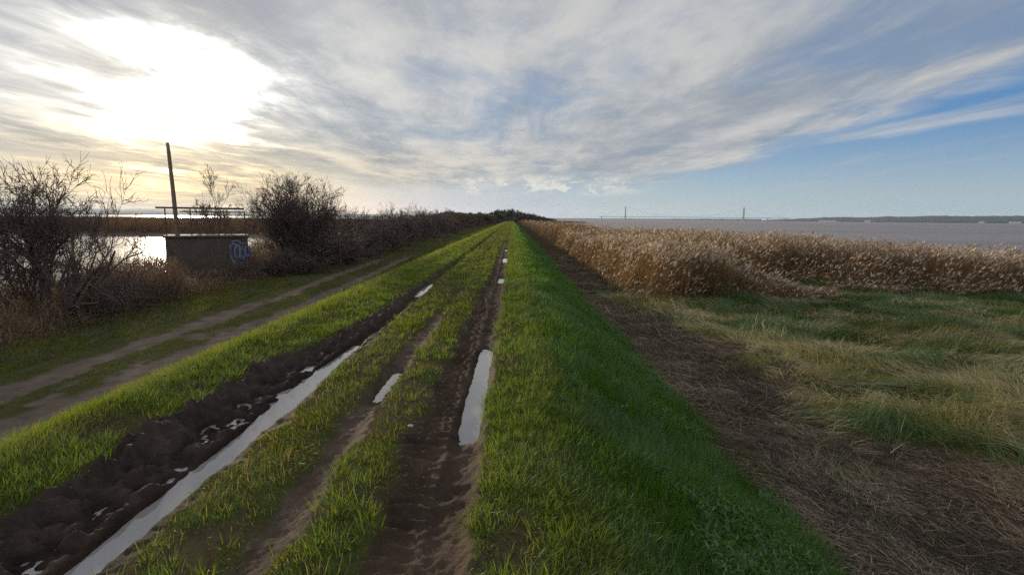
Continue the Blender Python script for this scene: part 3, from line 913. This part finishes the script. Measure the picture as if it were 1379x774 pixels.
# scrub between the gravel track and the lagoon
def build_scrub():
    pile = Pile()
    x, y = scatter(150000, -24, -9.9, 6, 110, 1.25, 14, 3)
    d = x - drift(y)
    e = -10.6 + (fbm(y * .5, y * 0, 321, 3) - .5) * 1.2
    n3 = fbm(x * .45, y * .45, 323, 4)
    hmax = sst(0, 1.6, e - d) * (.35 + 1.35 * n3) * (1 - .35 * sst(-17, -21, x)) * (.75 + .35 * sst(14, 24, y)) * (1 + .6 * sst(30, 40, y))
    hmax = hmax * (1 + .45 * sst(-.60, -.66, x / y) * sst(16, 20, y) * sst(-.9, -.8, x / y)) * (1 - .5 * sst(-.665, -.645, x / y) * sst(-.48, -.51, x / y) * sst(16, 20, y) * sst(31, 29, y))
    keep = (hmax > .12) & (lagoon_mask(x, y) < .1) & ((x > -19) | (rng.random(len(x)) < .3))
    keep &= ~((x < -14.2) & (x > -18.3) & (y > 26.4) & (y < 31.2))
    x, y, hmax, n3 = x[keep], y[keep], hmax[keep], n3[keep]; n = len(x)
    zg = height(x, y, False) - .03; far = np.maximum(1, y / 14)
    z = zg + hmax * rng.random(n) ** 1.6 * .75
    L = np.minimum(hmax, 1.0) * rng.uniform(.3, .8, n)
    W = .011 * far ** .85 * rng.uniform(.6, 1.6, n)
    tone = np.clip(fbm(x * .4, y * .4, 325, 3) * 2.0 - .55 + rng.normal(0, .2, n), 0, 1)
    col = lerp([.075, .048, .040], [.20, .14, .085], tone)
    pal = rng.random(n) < .08; col[pal] = np.array([.22, .17, .10])
    lean = rng.uniform(.1, 1.3, n)
    pile.add(blade_set(np.stack([x, y, z], -1), L, W, rng.uniform(0, 6.28, n), lean * .6, lean * 1.5, col, 3, taper=.6))
    # small dead leaves
    k = rng.random(n) < .35
    P = np.stack([x, y, zg + hmax * rng.random(n)], -1)[k]; m = len(P)
    L2 = rng.uniform(.03, .07, m) * far[k] ** .8; an = rng.uniform(0, 2.4, m)
    pile.add(blade_set(P, L2, L2 * .7, rng.uniform(0, 6.28, m), an, an + .5, lerp([.075, .048, .036], [.20, .135, .08], rng.random(m)), 2))
    return pile.build('scrub', M_dry, 'tangled brown brambles and dead stalks between the gravel track and the lagoon', 'scrub')
build_scrub()

# ------------------------------------------------------------------ built things
class MB:
    def __init__(s): s.V, s.F = [], []
    def box(s, c, d, rot=None, taper=1.0):
        b = len(s.V)
        for iz in (-1, 1):
            k = taper if iz > 0 else 1.0
            for ix, iy in ((-1, -1), (1, -1), (1, 1), (-1, 1)):
                v = Vector((ix * d[0] / 2 * k, iy * d[1] / 2 * k, iz * d[2] / 2))
                if rot: v = rot @ v
                s.V.append(v + Vector(c))
        for f in ((0, 3, 2, 1), (4, 5, 6, 7), (0, 1, 5, 4), (1, 2, 6, 5), (2, 3, 7, 6), (3, 0, 4, 7)):
            s.F.append([b + i for i in f])
        return s
    def tube(s, pts, r, sides=10, r1=None):
        pts = [Vector(p) for p in pts]; b = len(s.V); n = len(pts)
        for i, p in enumerate(pts):
            d = (pts[min(i + 1, n - 1)] - pts[max(i - 1, 0)]).normalized()
            ref = Vector((1, 0, 0)) if abs(d.z) > .9 else Vector((0, 0, 1))
            u = d.cross(ref).normalized(); v = d.cross(u)
            rr = r if r1 is None else r + (r1 - r) * i / (n - 1)
            for k in range(sides):
                a = 2 * math.pi * k / sides
                s.V.append(p + (u * math.cos(a) + v * math.sin(a)) * rr)
        for i in range(n - 1):
            for k in range(sides):
                s.F.append([b + i * sides + k, b + i * sides + (k + 1) % sides, b + (i + 1) * sides + (k + 1) % sides, b + (i + 1) * sides + k])
        s.F.append([b + k for k in range(sides)][::-1]); s.F.append([b + (n - 1) * sides + k for k in range(sides)])
        return s
    def ribbon(s, pts, w, y):
        """flat stroke in the XZ plane at depth y"""
        pts = [Vector((p[0], 0, p[1])) for p in pts]; b = len(s.V); n = len(pts)
        for i, p in enumerate(pts):
            d = (pts[min(i + 1, n - 1)] - pts[max(i - 1, 0)]); d = d.normalized() if d.length > 1e-6 else Vector((1, 0, 0))
            q = Vector((-d.z, 0, d.x)) * w / 2
            s.V.append(p + q + Vector((0, y, 0))); s.V.append(p - q + Vector((0, y, 0)))
        for i in range(n - 1): s.F.append([b + 2 * i, b + 2 * i + 1, b + 2 * i + 3, b + 2 * i + 2])
        return s
    def build(s, name, mat, parent=None, smooth=False, bevel=0.0):
        me = bpy.data.meshes.new(name); me.from_pydata([tuple(v) for v in s.V], [], s.F); me.update()
        if smooth: me.polygons.foreach_set('use_smooth', [True] * len(me.polygons))
        me.materials.append(mat)
        o = mesh_obj(name, me, parent)
        if bevel:
            m = o.modifiers.new('bevel', 'BEVEL'); m.width = bevel; m.segments = 2; m.limit_method = 'ANGLE'
        return o

# concrete block with graffiti and railing
BX, BY, BZ = -16.65, 28.05, -1.55
yaw_b = R(30)
blk = empty('sluice_block', (BX, BY, BZ), yaw_b)
tag(blk, 'low dark concrete block with blue graffiti and a railing on top, at the lagoon edge', 'concrete block')
MB().box((0, 1.1, 1.0), (3.9, 2.2, 2.0)).build('wall', M_conc, blk, bevel=.03)
MB().box((0, 1.1, 2.06), (4.04, 2.34, .12)).build('coping', M_conc, blk, bevel=.02)
M_paint = plain_mat('pale_blue_spray_paint', (.20, .25, .32), .8, 0, .35, 9, .05)
M_paint2 = plain_mat('dark_blue_spray_paint', (.05, .09, .22), .8, 0, .3, 9, .05)
def curve(pts, n=8):
    out = []
    P = [pts[0]] + list(pts) + [pts[-1]]
    for i in range(1, len(P) - 2):
        for k in range(n):
            t = k / n
            c = [0.5 * ((2 * P[i][j]) + (-P[i - 1][j] + P[i + 1][j]) * t + (2 * P[i - 1][j] - 5 * P[i][j] + 4 * P[i + 1][j] - P[i + 2][j]) * t * t + (-P[i - 1][j] + 3 * P[i][j] - 3 * P[i + 1][j] + P[i + 2][j]) * t ** 3) for j in (0, 1)]
            out.append(tuple(c))
    out.append(pts[-1]); return out
g = MB()
strokes = [[(1.22, 1.55), (1.20, 1.0), (1.32, .62), (1.45, .66)], [(1.22, 1.52), (1.42, 1.60), (1.50, 1.45)],
           [(1.45, 1.45), (1.42, 1.05), (1.50, .80)], [(1.44, 1.30), (1.62, 1.55), (1.66, 1.10), (1.62, .78)],
           [(1.74, 1.42), (1.70, 1.0), (1.80, .72), (1.92, 1.0), (1.86, 1.38), (1.74, 1.42)],
           [(1.98, 1.48), (1.96, 1.1), (2.06, .82), (2.14, 1.1), (2.10, 1.45)], [(1.30, .55), (1.6, .48), (2.05, .60)],
           [(1.28, 1.68), (1.55, 1.76), (1.85, 1.60), (2.05, 1.66)]]
for s_ in strokes: g.ribbon(curve([(p - .16, q + .06) for p, q in s_]), .05, -.004)
gr = g.build('graffiti', M_paint, blk)
g = MB()
for s_ in strokes[:6]: g.ribbon(curve([(a - .115, b + .05) for a, b in s_]), .09, -.0025)
g.build('graffiti', M_paint2, blk)
for px_, hh in ((-1.85, 1.44), (-.72, 1.44), (.55, 1.30), (.85, 1.30), (1.86, 1.30)):
    MB().box((px_, .10, 2.12 + hh / 2), (.06, .06, hh)).build('railing_post', M_rust, blk, bevel=.006)
MB().box((-.2, .035, 3.58), (4.1, .07, .10)).build('railing_rail', M_rust, blk)
MB().box((.35, .04, 3.39), (3.1, .05, .06)).build('railing_rail', M_rust, blk)
MB().box((-.35, .04, 2.78), (3.1, .05, .07)).build('railing_rail', M_rust, blk)

# leaning pole
pl = MB()
pl.tube([(0, 0, -.3), (-.03, 0, 2.0), (-.10, .02, 4.4), (-.18, .03, 6.4), (-.21, .03, 6.9)], .125, 12, .075)
pole = pl.build('pole', M_pole, None, True)
pole.location = (-18.15, 27.9, BZ + .1)
tag(pole, 'tall dark slightly leaning pole in front of the concrete block, against the sun', 'pole')

# marker post in the hedge
mp = empty('marker_post', (-10.3, 30.6, gz(-10.3, 30.6)))
tag(mp, 'thin post with a small white plate standing in front of the hedge', 'marker')
MB().box((0, 0, 1.0), (.05, .05, 2.0)).build('post', M_wood, mp, bevel=.006)
M_white = plain_mat('white_plate', (.62, .62, .60), .6, 0, .12, 4, .05)
MB().box((0, -.036, 1.90), (.13, .02, .20)).build('plate', M_white, mp, bevel=.004)

# driftwood and stones
def stone(x, y, s, mat, lab, name='stone', cat='stone', sz=(1, .8, .55), seed=1):
    import bmesh
    bm = bmesh.new(); bmesh.ops.create_icosphere(bm, subdivisions=3, radius=1)
    r = random.Random(seed)
    for v in bm.verts:
        k = 1 + .35 * (float(vn(np.array([v.co.x * 1.7 + seed * 3]), np.array([v.co.y * 1.7 + v.co.z * 2.3]), seed)[0]) - .5)
        v.co = Vector((v.co.x * sz[0], v.co.y * sz[1], v.co.z * sz[2])) * s * k
    me = bpy.data.meshes.new(name); bm.to_mesh(me); bm.free()
    me.polygons.foreach_set('use_smooth', [True] * len(me.polygons)); me.materials.append(mat)
    o = mesh_obj(name, me); o.location = (x, y, float(height(np.array([x]), np.array([y]))[0]) + s * sz[2] * .35)
    o.rotation_euler.z = seed
    return tag(o, lab, cat)
M_stone = plain_mat('pale_stone', (.30, .27, .23), .85, 0, .25, 9, .3)
stone(-.80, 3.9, .022, M_stone, 'small pale stone on the left lip of the right rut', seed=3)
stone(-12.0, 13.2, .10, M_stone, 'pale stone on the grass under the big hawthorn', seed=5)

def log(x, y, ln, r, rz, lab, tilt=0.0, seed=1, branch=True):
    o = empty('driftwood', (x, y, gz(x, y) + .16), rz)
    tag(o, lab, 'driftwood', 'driftwood in the marsh grass')
    rd = random.Random(seed)
    pts = [(ln * (i / 6 - .5), rd.gauss(0, .035), tilt * (i / 6 - .5) + rd.gauss(0, .015)) for i in range(7)]
    MB().tube(pts, r, 9, r * .6).build('trunk', M_wood, o, True)
    if branch:
        MB().tube([pts[4], (pts[4][0] + .12, .10, pts[4][2] + .14), (pts[4][0] + .18, .22, pts[4][2] + .20)], r * .45, 7, r * .2).build('branch', M_wood, o, True)
    return o
log(6.95, 9.3, .8, .05, -.25, 'grey driftwood log half buried in the flattened grass', .08, 3, False).location.z -= .06
log(7.3, 14.5, .42, .04, 1.2, 'short dark stub of wood leaning at the edge of the peat', .25, 5, False)

# ------------------------------------------------------------------ far shore
def ridge(name, pts, depth, lab, mat, n=160, seed=0, rough=.12, hs=1.0):
    """hill range: pts = (x, y, height) along its front; a closed mound with real depth"""
    P = np.array(pts, float)
    t = np.linspace(0, 1, len(P)); tt = np.linspace(0, 1, n)
    X = np.interp(tt, t, P[:, 0]); Y = np.interp(tt, t, P[:, 1]); H = np.interp(tt, t, P[:, 2])
    H = H * (1 + rough * 2 * (fbm(tt * 26, tt * 0 + seed, 400 + seed, 4) - .5))
    prof = [(0, 0), (.012, .16), (.05, .24), (.2, .55), (.45, 1.0), (.75, .8), (1, 0)]
    dirv = np.stack([X, Y], -1); dirv /= np.linalg.norm(dirv, axis=1, keepdims=True)
    V = []
    for f, k in prof:
        j = 1 + (.25 * (fbm(tt * 90, tt * 0 + f * 30, 420 + seed, 3) - .5) if 0 < f < 1 else 0)
        V.append(np.stack([X + dirv[:, 0] * depth * f, Y + dirv[:, 1] * depth * f, -3.2 + H * k * j * hs], -1))
    V = np.stack(V, 0); m = len(prof)
    ii = np.arange(m * n).reshape(m, n)
    F = np.stack([ii[:-1, :-1], ii[:-1, 1:], ii[1:, 1:], ii[1:, :-1]], -1).reshape(-1, 4)
    o = mesh_obj(name, np_mesh(name, V.reshape(-1, 3), None, F, None, True, mat))
    return tag(o, lab, 'hills', kind='structure')
M_hill = plain_mat('wooded_hill', (.040, .045, .030), .95, 0, .6, .006, .0, 1, .1)
ridge('hills', [(2850, 6100, 4), (3150, 5900, 22), (3500, 5750, 40), (4000, 5500, 52), (4600, 5200, 60), (5200, 4900, 62), (5700, 4500, 56), (6000, 3600, 52), (6000, 2000, 48)], 1600,
      'low blue grey wooded hills on the far side of the river', M_hill, 260, 1, .12, 1.35)
ridge('hills', [(250, 8600, 12), (900, 8600, 16), (1700, 8500, 18), (2500, 8400, 22), (3200, 8300, 30), (3900, 8100, 30)], 700,
      'faint low shore far behind the bridge', M_hill, 120, 2)
ridge('hills', [(-9000, 3800, 70), (-7200, 5000, 78), (-5400, 6000, 82), (-4000, 6400, 78), (-2800, 6700, 60), (-1500, 7000, 40), (-500, 7400, 26)], 1500,
      'long low hills across the water beneath the sun', M_hill, 220, 3, .06)

# suspension bridge
M_tower = plain_mat('bridge_concrete', (.20, .20, .19), .9, 0, .1, .05, 0)
M_steel = plain_mat('bridge_steel', (.16, .17, .18), .6, 0, .1, .05, 0)
T1, T2 = Vector((1372, 6300, -2.5)), Vector((2825, 6330, -2.5))
ax = (T2 - T1).normalized(); ang = math.atan2(ax.y, ax.x)
br = empty('suspension_bridge', T1, ang)
tag(br, 'long suspension bridge with two slender towers crossing the distant river', 'bridge')
SP = (T2 - T1).length; DZ, TZ = 34.0, 158.0
for tx in (0.0, SP):
    tw = MB()
    tw.box((tx, 0, 4), (26, 44, 10)); 
    o = tw.build('pier', M_tower, br)
    for sy in (-11, 11):
        MB().box((tx, sy, 9 + (TZ - 9) / 2), (10.5, 7, TZ - 9), None, .72).build('tower_leg', M_tower, br)
    for zc in (28, 72, 112, 151):
        MB().box((tx, 0, zc), (5.5, 15.4, 6)).build('tower_beam', M_tower, br)
MB().box((SP / 2 + 120, 0, DZ + 2.3), (SP + 900, 27, 5.0)).build('deck', M_steel, br)
for sy in (-11, 11):
    pts = [(-290, sy, DZ + 5)]
    pts += [(0, sy, TZ)] + [(SP * t / 24, sy, DZ + 9 + (TZ - DZ - 9) * (2 * t / 24 - 1) ** 2) for t in range(1, 24)] + [(SP, sy, TZ), (SP + 520, sy, DZ + 5)]
    MB().tube(pts, .4, 6).build('main_cable', M_steel, br)
h = MB()
for t in range(1, 48):
    for sy in (-11, 11):
        zt = DZ + 9 + (TZ - DZ - 9) * (2 * t / 48 - 1) ** 2
        h.box((SP * t / 48, sy, (zt + DZ + 4.8) / 2), (.25, .25, zt - DZ - 4.8))
tag(h.build('hanger', M_steel, br), kind='stuff')
for tx in (-290, SP + 300, SP + 520):
    MB().box((tx, 0, 16), (9, 20, 35)).build('approach_pier', M_tower, br)

# sheds on the far shore
M_shed = plain_mat('pale_cladding', (.42, .41, .39), .7, 0, .1, .05, 0)
M_roof = plain_mat('shed_roof', (.30, .30, .30), .7, 0, .1, .05, 0)
def shed(px, Y, w, h_, lab):
    x = (px - 689.5) / 690 / 1.005 * Y
    o = empty('warehouse', (x, Y, -.8), -math.atan2(x, Y) + .05)
    tag(o, lab, 'warehouse', 'pale buildings on the far shore')
    MB().box((0, 0, h_ / 2 - 1), (w, 30, h_ + 2)).build('wall', M_shed, o)
    r = MB(); b = len(r.V)
    for xx in (-w / 2 - .6, w / 2 + .6):
        for yy, zz in ((-15.6, h_ + .02), (0, h_ + 3.5), (15.6, h_ + .02)): r.V.append(Vector((xx, yy, zz)))
    r.F += [[0, 3, 4, 1], [1, 4, 5, 2], [0, 1, 2], [3, 5, 4], [0, 2, 5, 3]]
    r.build('roof', M_roof, o)
shed(1112, 5350, 150, 9, 'long low pale shed on the far shore, leftmost of the pale buildings there')
shed(1166, 5150, 45, 14, 'tall narrow pale building on the far shore, second of the pale buildings from the left')
shed(1319, 4450, 34, 11, 'small white building on the far shore, third of the pale buildings from the left')
shed(1364, 4150, 70, 10, 'wide white shed on the far shore, rightmost of the pale buildings there')

# buoy in the river
bu = empty('buoy', (640, 1580, -2.6)); tag(bu, 'tiny dark buoy out on the river between the bridge towers', 'buoy')
MB().tube([(0, 0, -.5), (0, 0, .4), (0, 0, .9)], 1.6, 14, 1.3).build('float', M_pole, bu)
MB().tube([(0, 0, .9), (0, 0, 3.2), (0, 0, 4.6)], .7, 8, .25).build('mast', M_pole, bu)
MB().box((0, 0, 5.1), (1.1, 1.1, 1.0), None, .3).build('topmark', M_pole, bu)

# ------------------------------------------------------------------ haze
hz, nt, out = new_mat('haze'); N = NT(nt)
pv = N.n('ShaderNodeVolumePrincipled')
pv.inputs['Color'].default_value = (.66, .80, 1.0, 1)
pv.inputs['Density'].default_value = 2.6e-5
pv.inputs['Anisotropy'].default_value = .35
N.l(pv.outputs[0], out.inputs['Volume'])
X0, X1, Y0, Y1, Z0, Z1 = -10500, 10500, -2500, 10600, -5.2, 175
ho = MB().box(((X0 + X1) / 2, (Y0 + Y1) / 2, (Z0 + Z1) / 2), (X1 - X0, Y1 - Y0, Z1 - Z0)).build('haze', hz)
tag(ho, 'thin blue haze in the air over the estuary', 'haze', kind='stuff')

# ------------------------------------------------------------------ sky and sun
w = bpy.data.worlds.new('World'); scene.world = w; w.use_nodes = True
nt = w.node_tree; nt.nodes.clear(); N = NT(nt)
wo = N.n('ShaderNodeOutputWorld'); bg = N.n('ShaderNodeBackground')
sky = N.n('ShaderNodeTexSky', sky_type='NISHITA', sun_disc=False)
sky.sun_elevation = SUN_EL; sky.sun_rotation = SUN_AZ
sky.air_density = 1.0; sky.dust_density = .6; sky.ozone_density = 1.6; sky.altitude = 0
STR = .10
tc = N.n('ShaderNodeTexCoord'); sep = N.n('ShaderNodeSeparateXYZ'); N.l(tc.outputs['Generated'], sep.inputs[0])
dx, dy, dz = sep.outputs
zc = N.m('ADD', N.m('MAXIMUM', dz, 0.0), .03)
u = N.m('DIVIDE', dx, zc); v = N.m('DIVIDE', dy, zc)
# wind-combed cloud coordinates
P1 = N.xyz(N.m('MULTIPLY', u, .42), N.m('MULTIPLY', v, .20), 1.3)
P2 = N.xyz(N.m('MULTIPLY', u, 1.15), N.m('MULTIPLY', v, .50), 4.7)
P3 = N.xyz(N.m('ADD', N.m('MULTIPLY', u, .75), N.m('MULTIPLY', v, .06)), N.m('MULTIPLY', v, .16), 9.1)
n1 = N.noise(P1, 1.0, 6, .52, .6)
n2 = N.noise(P2, 1.0, 8, .60, .5)
n3 = N.noise(P3, 1.0, 6, .55, .5)
n4 = N.noise(N.xyz(N.m('MULTIPLY', u, 3.4), N.m('MULTIPLY', v, 1.7), 6.1), 1.0, 8, .65, .4)
K = 1.0 / STR
# deck: everything left of a ragged edge
edge = N.m('ADD', 3.35, N.m('ADD', N.m('MULTIPLY', N.m('SUBTRACT', n1, .5), 3.2), N.m('MULTIPLY', N.m('SUBTRACT', n2, .5), 1.6)))
deck = N.ss(N.m('SUBTRACT', edge, u), -.40, .70)
holes = N.ss(N.m('ADD', N.m('MULTIPLY', n1, .50), N.m('MULTIPLY', n2, .55)), .40, .58)
thick = N.m('MULTIPLY_ADD', holes, .42, .58)
# a few clear blue gaps high up on the right
gap = N.m('MULTIPLY', N.ss(dz, .30, .42), N.m('MULTIPLY', N.ss(u, .9, 1.5), N.ss(n1, .56, .44)))
cov = N.m('MULTIPLY', N.m('MULTIPLY', deck, thick), N.m('SUBTRACT', 1.0, N.m('MULTIPLY', gap, .85)))
wisp = N.m('MULTIPLY', N.m('MULTIPLY', N.ss(n3, .52, .72), .75), N.ss(u, 7.0, 4.0))
cov = N.m('MAXIMUM', cov, wisp)
# the deck ends before the skyline straight ahead
az = N.m('DIVIDE', dx, N.m('MAXIMUM', dy, .05))
nh = N.noise(N.xyz(N.m('MULTIPLY', az, 3.0), N.m('MULTIPLY', dz, 16.0), 2.2), 1.0, 6, .6, .3)
low = N.m('ADD', dz, N.m('MULTIPLY', N.m('SUBTRACT', nh, .5), .07))
clear_low = N.m('MULTIPLY', N.m('SUBTRACT', 1.0, N.ss(low, .045, .085)), N.ss(az, -.55, -.25))
cov = N.m('MULTIPLY', cov, N.m('SUBTRACT', 1.0, N.m('MULTIPLY', clear_low, .85)))
# small cumulus heads low over the end of the bank
puffn = N.noise(N.xyz(N.m('MULTIPLY', az, 22.0), N.m('MULTIPLY', dz, 48.0), 7.7), 1.0, 6, .6, .2)
puff = N.m('MULTIPLY', N.ss(puffn, .46, .58), N.m('MULTIPLY', N.m('MULTIPLY', N.ss(dz, .040, .055), N.ss(dz, .088, .066)), N.m('MULTIPLY', N.ss(az, -.16, -.06), N.ss(az, .30, .12))))
# angle to the sun
ds = N.n('ShaderNodeVectorMath', operation='DOT_PRODUCT'); N.l(tc.outputs['Generated'], ds.inputs[0]); ds.inputs[1].default_value = SUN
cs0 = N.m('MAXIMUM', ds.outputs['Value'], 0.0)
cs = N.m('MINIMUM', N.m('ADD', cs0, N.m('ADD', N.m('MULTIPLY', N.m('ADD', N.m('SUBTRACT', n2, .53), N.m('MULTIPLY', N.m('SUBTRACT', n4, .5), .7)), .030), N.m('MULTIPLY', N.m('SUBTRACT', nh, .5), .02))), 1.0)
g1 = N.m('POWER', cs, 340.0); g2 = N.m('POWER', cs, 100.0); g3 = N.m('POWER', cs0, 8.0)
shade = N.ss(N.m('ADD', N.m('MULTIPLY', n3, .42), N.m('ADD', N.m('MULTIPLY', n2, .36), N.m('MULTIPLY', n4, .22))), .38, .62)
# cloud brightness (already divided by the background strength)
lit = N.mix(shade, (.27 * K, .31 * K, .365 * K, 1), (.54 * K, .54 * K, .53 * K, 1))
gg = N.m('ADD', N.m('MULTIPLY', g1, 2.4), N.m('ADD', N.m('MULTIPLY', N.m('MULTIPLY', g2, N.m('MULTIPLY_ADD', shade, 1.1, .0)), 1.0), N.m('MULTIPLY', N.m('MULTIPLY', g3, N.m('MULTIPLY_ADD', shade, .95, .05)), .18)))
gg = N.m('MULTIPLY', N.m('MULTIPLY', gg, N.m('MULTIPLY', N.m('MULTIPLY_ADD', N.ss(dz, .0, .075), .60, .40), N.m('MULTIPLY_ADD', N.ss(dz, .40, .22), .75, .25))), K)
warm = N.mix(N.ss(dz, .03, .16), (1.0, .76, .42, 1), (1.0, .94, .80, 1))
glow = N.mix(1.0, warm, N.xyz(gg, gg, gg), 'MULTIPLY')
# clouds overhead and behind the viewer brightened, as added fill light for the ground
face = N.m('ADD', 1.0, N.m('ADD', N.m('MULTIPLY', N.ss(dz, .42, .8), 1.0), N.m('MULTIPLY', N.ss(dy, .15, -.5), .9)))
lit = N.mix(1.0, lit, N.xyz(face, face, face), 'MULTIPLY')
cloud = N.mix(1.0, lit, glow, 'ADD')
# clear air: the Nishita sky blended with the deeper blue a camera records away from the sun
air1 = N.mix(N.ss(dz, .0, .19), (.38 * K, .49 * K, .56 * K, 1), (.080 * K, .235 * K, .51 * K, 1))
air = N.mix(N.ss(dz, .17, .50), air1, (.025 * K, .10 * K, .34 * K, 1))
lilac = N.m('MULTIPLY', N.ss(az, .25, -.1), N.ss(dz, .12, .02))
air = N.mix(lilac, air, (.33 * K, .43 * K, .60 * K, 1))
nearsun = N.m('POWER', cs0, 22.0)
air = N.mix(N.m('MULTIPLY', nearsun, .8), air, (.75 * K, .62 * K, .40 * K, 1))
skyc = N.mix(.80, sky.outputs[0], air)
lowwarm = N.m('MULTIPLY', N.m('POWER', cs0, 10.0), N.ss(dz, .19, .03))
cloud = N.mix(N.m('MULTIPLY', lowwarm, .9), cloud, N.mix(1.0, cloud, (1.25, 1.0, .60, 1), 'MULTIPLY'))
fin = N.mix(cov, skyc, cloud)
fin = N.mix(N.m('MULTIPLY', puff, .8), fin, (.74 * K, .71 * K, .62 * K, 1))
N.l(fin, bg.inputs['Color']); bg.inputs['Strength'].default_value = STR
N.l(bg.outputs[0], wo.inputs['Surface'])
w.cycles.sampling_method = 'MANUAL'; w.cycles.sample_map_resolution = 1024

sl = bpy.data.lights.new('sun', 'SUN'); sl.energy = 5.0; sl.angle = R(3); sl.color = (1.0, .86, .66)
so = bpy.data.objects.new('sun', sl); COL.objects.link(so)
so.rotation_euler = Vector(SUN).to_track_quat('Z', 'Y').to_euler()

# ------------------------------------------------------------------ render
scene.view_settings.view_transform = 'Standard'; scene.view_settings.look = 'None'
scene.view_settings.exposure = 0.12; scene.view_settings.gamma = 1.0
cy = scene.cycles
cy.use_denoising = False
try: cy.denoiser = 'OPENIMAGEDENOISE'; cy.denoising_input_passes = 'RGB_ALBEDO_NORMAL'; cy.denoising_prefilter = 'ACCURATE'
except Exception: pass
cy.max_bounces = 5; cy.diffuse_bounces = 3; cy.glossy_bounces = 3; cy.transmission_bounces = 3; cy.transparent_max_bounces = 4; cy.volume_bounces = 0
cy.use_adaptive_sampling = True; cy.adaptive_threshold = .015
cy.sample_clamp_indirect = 4.0; cy.sample_clamp_direct = 12.0; cy.caustics_reflective = False; cy.caustics_refractive = False
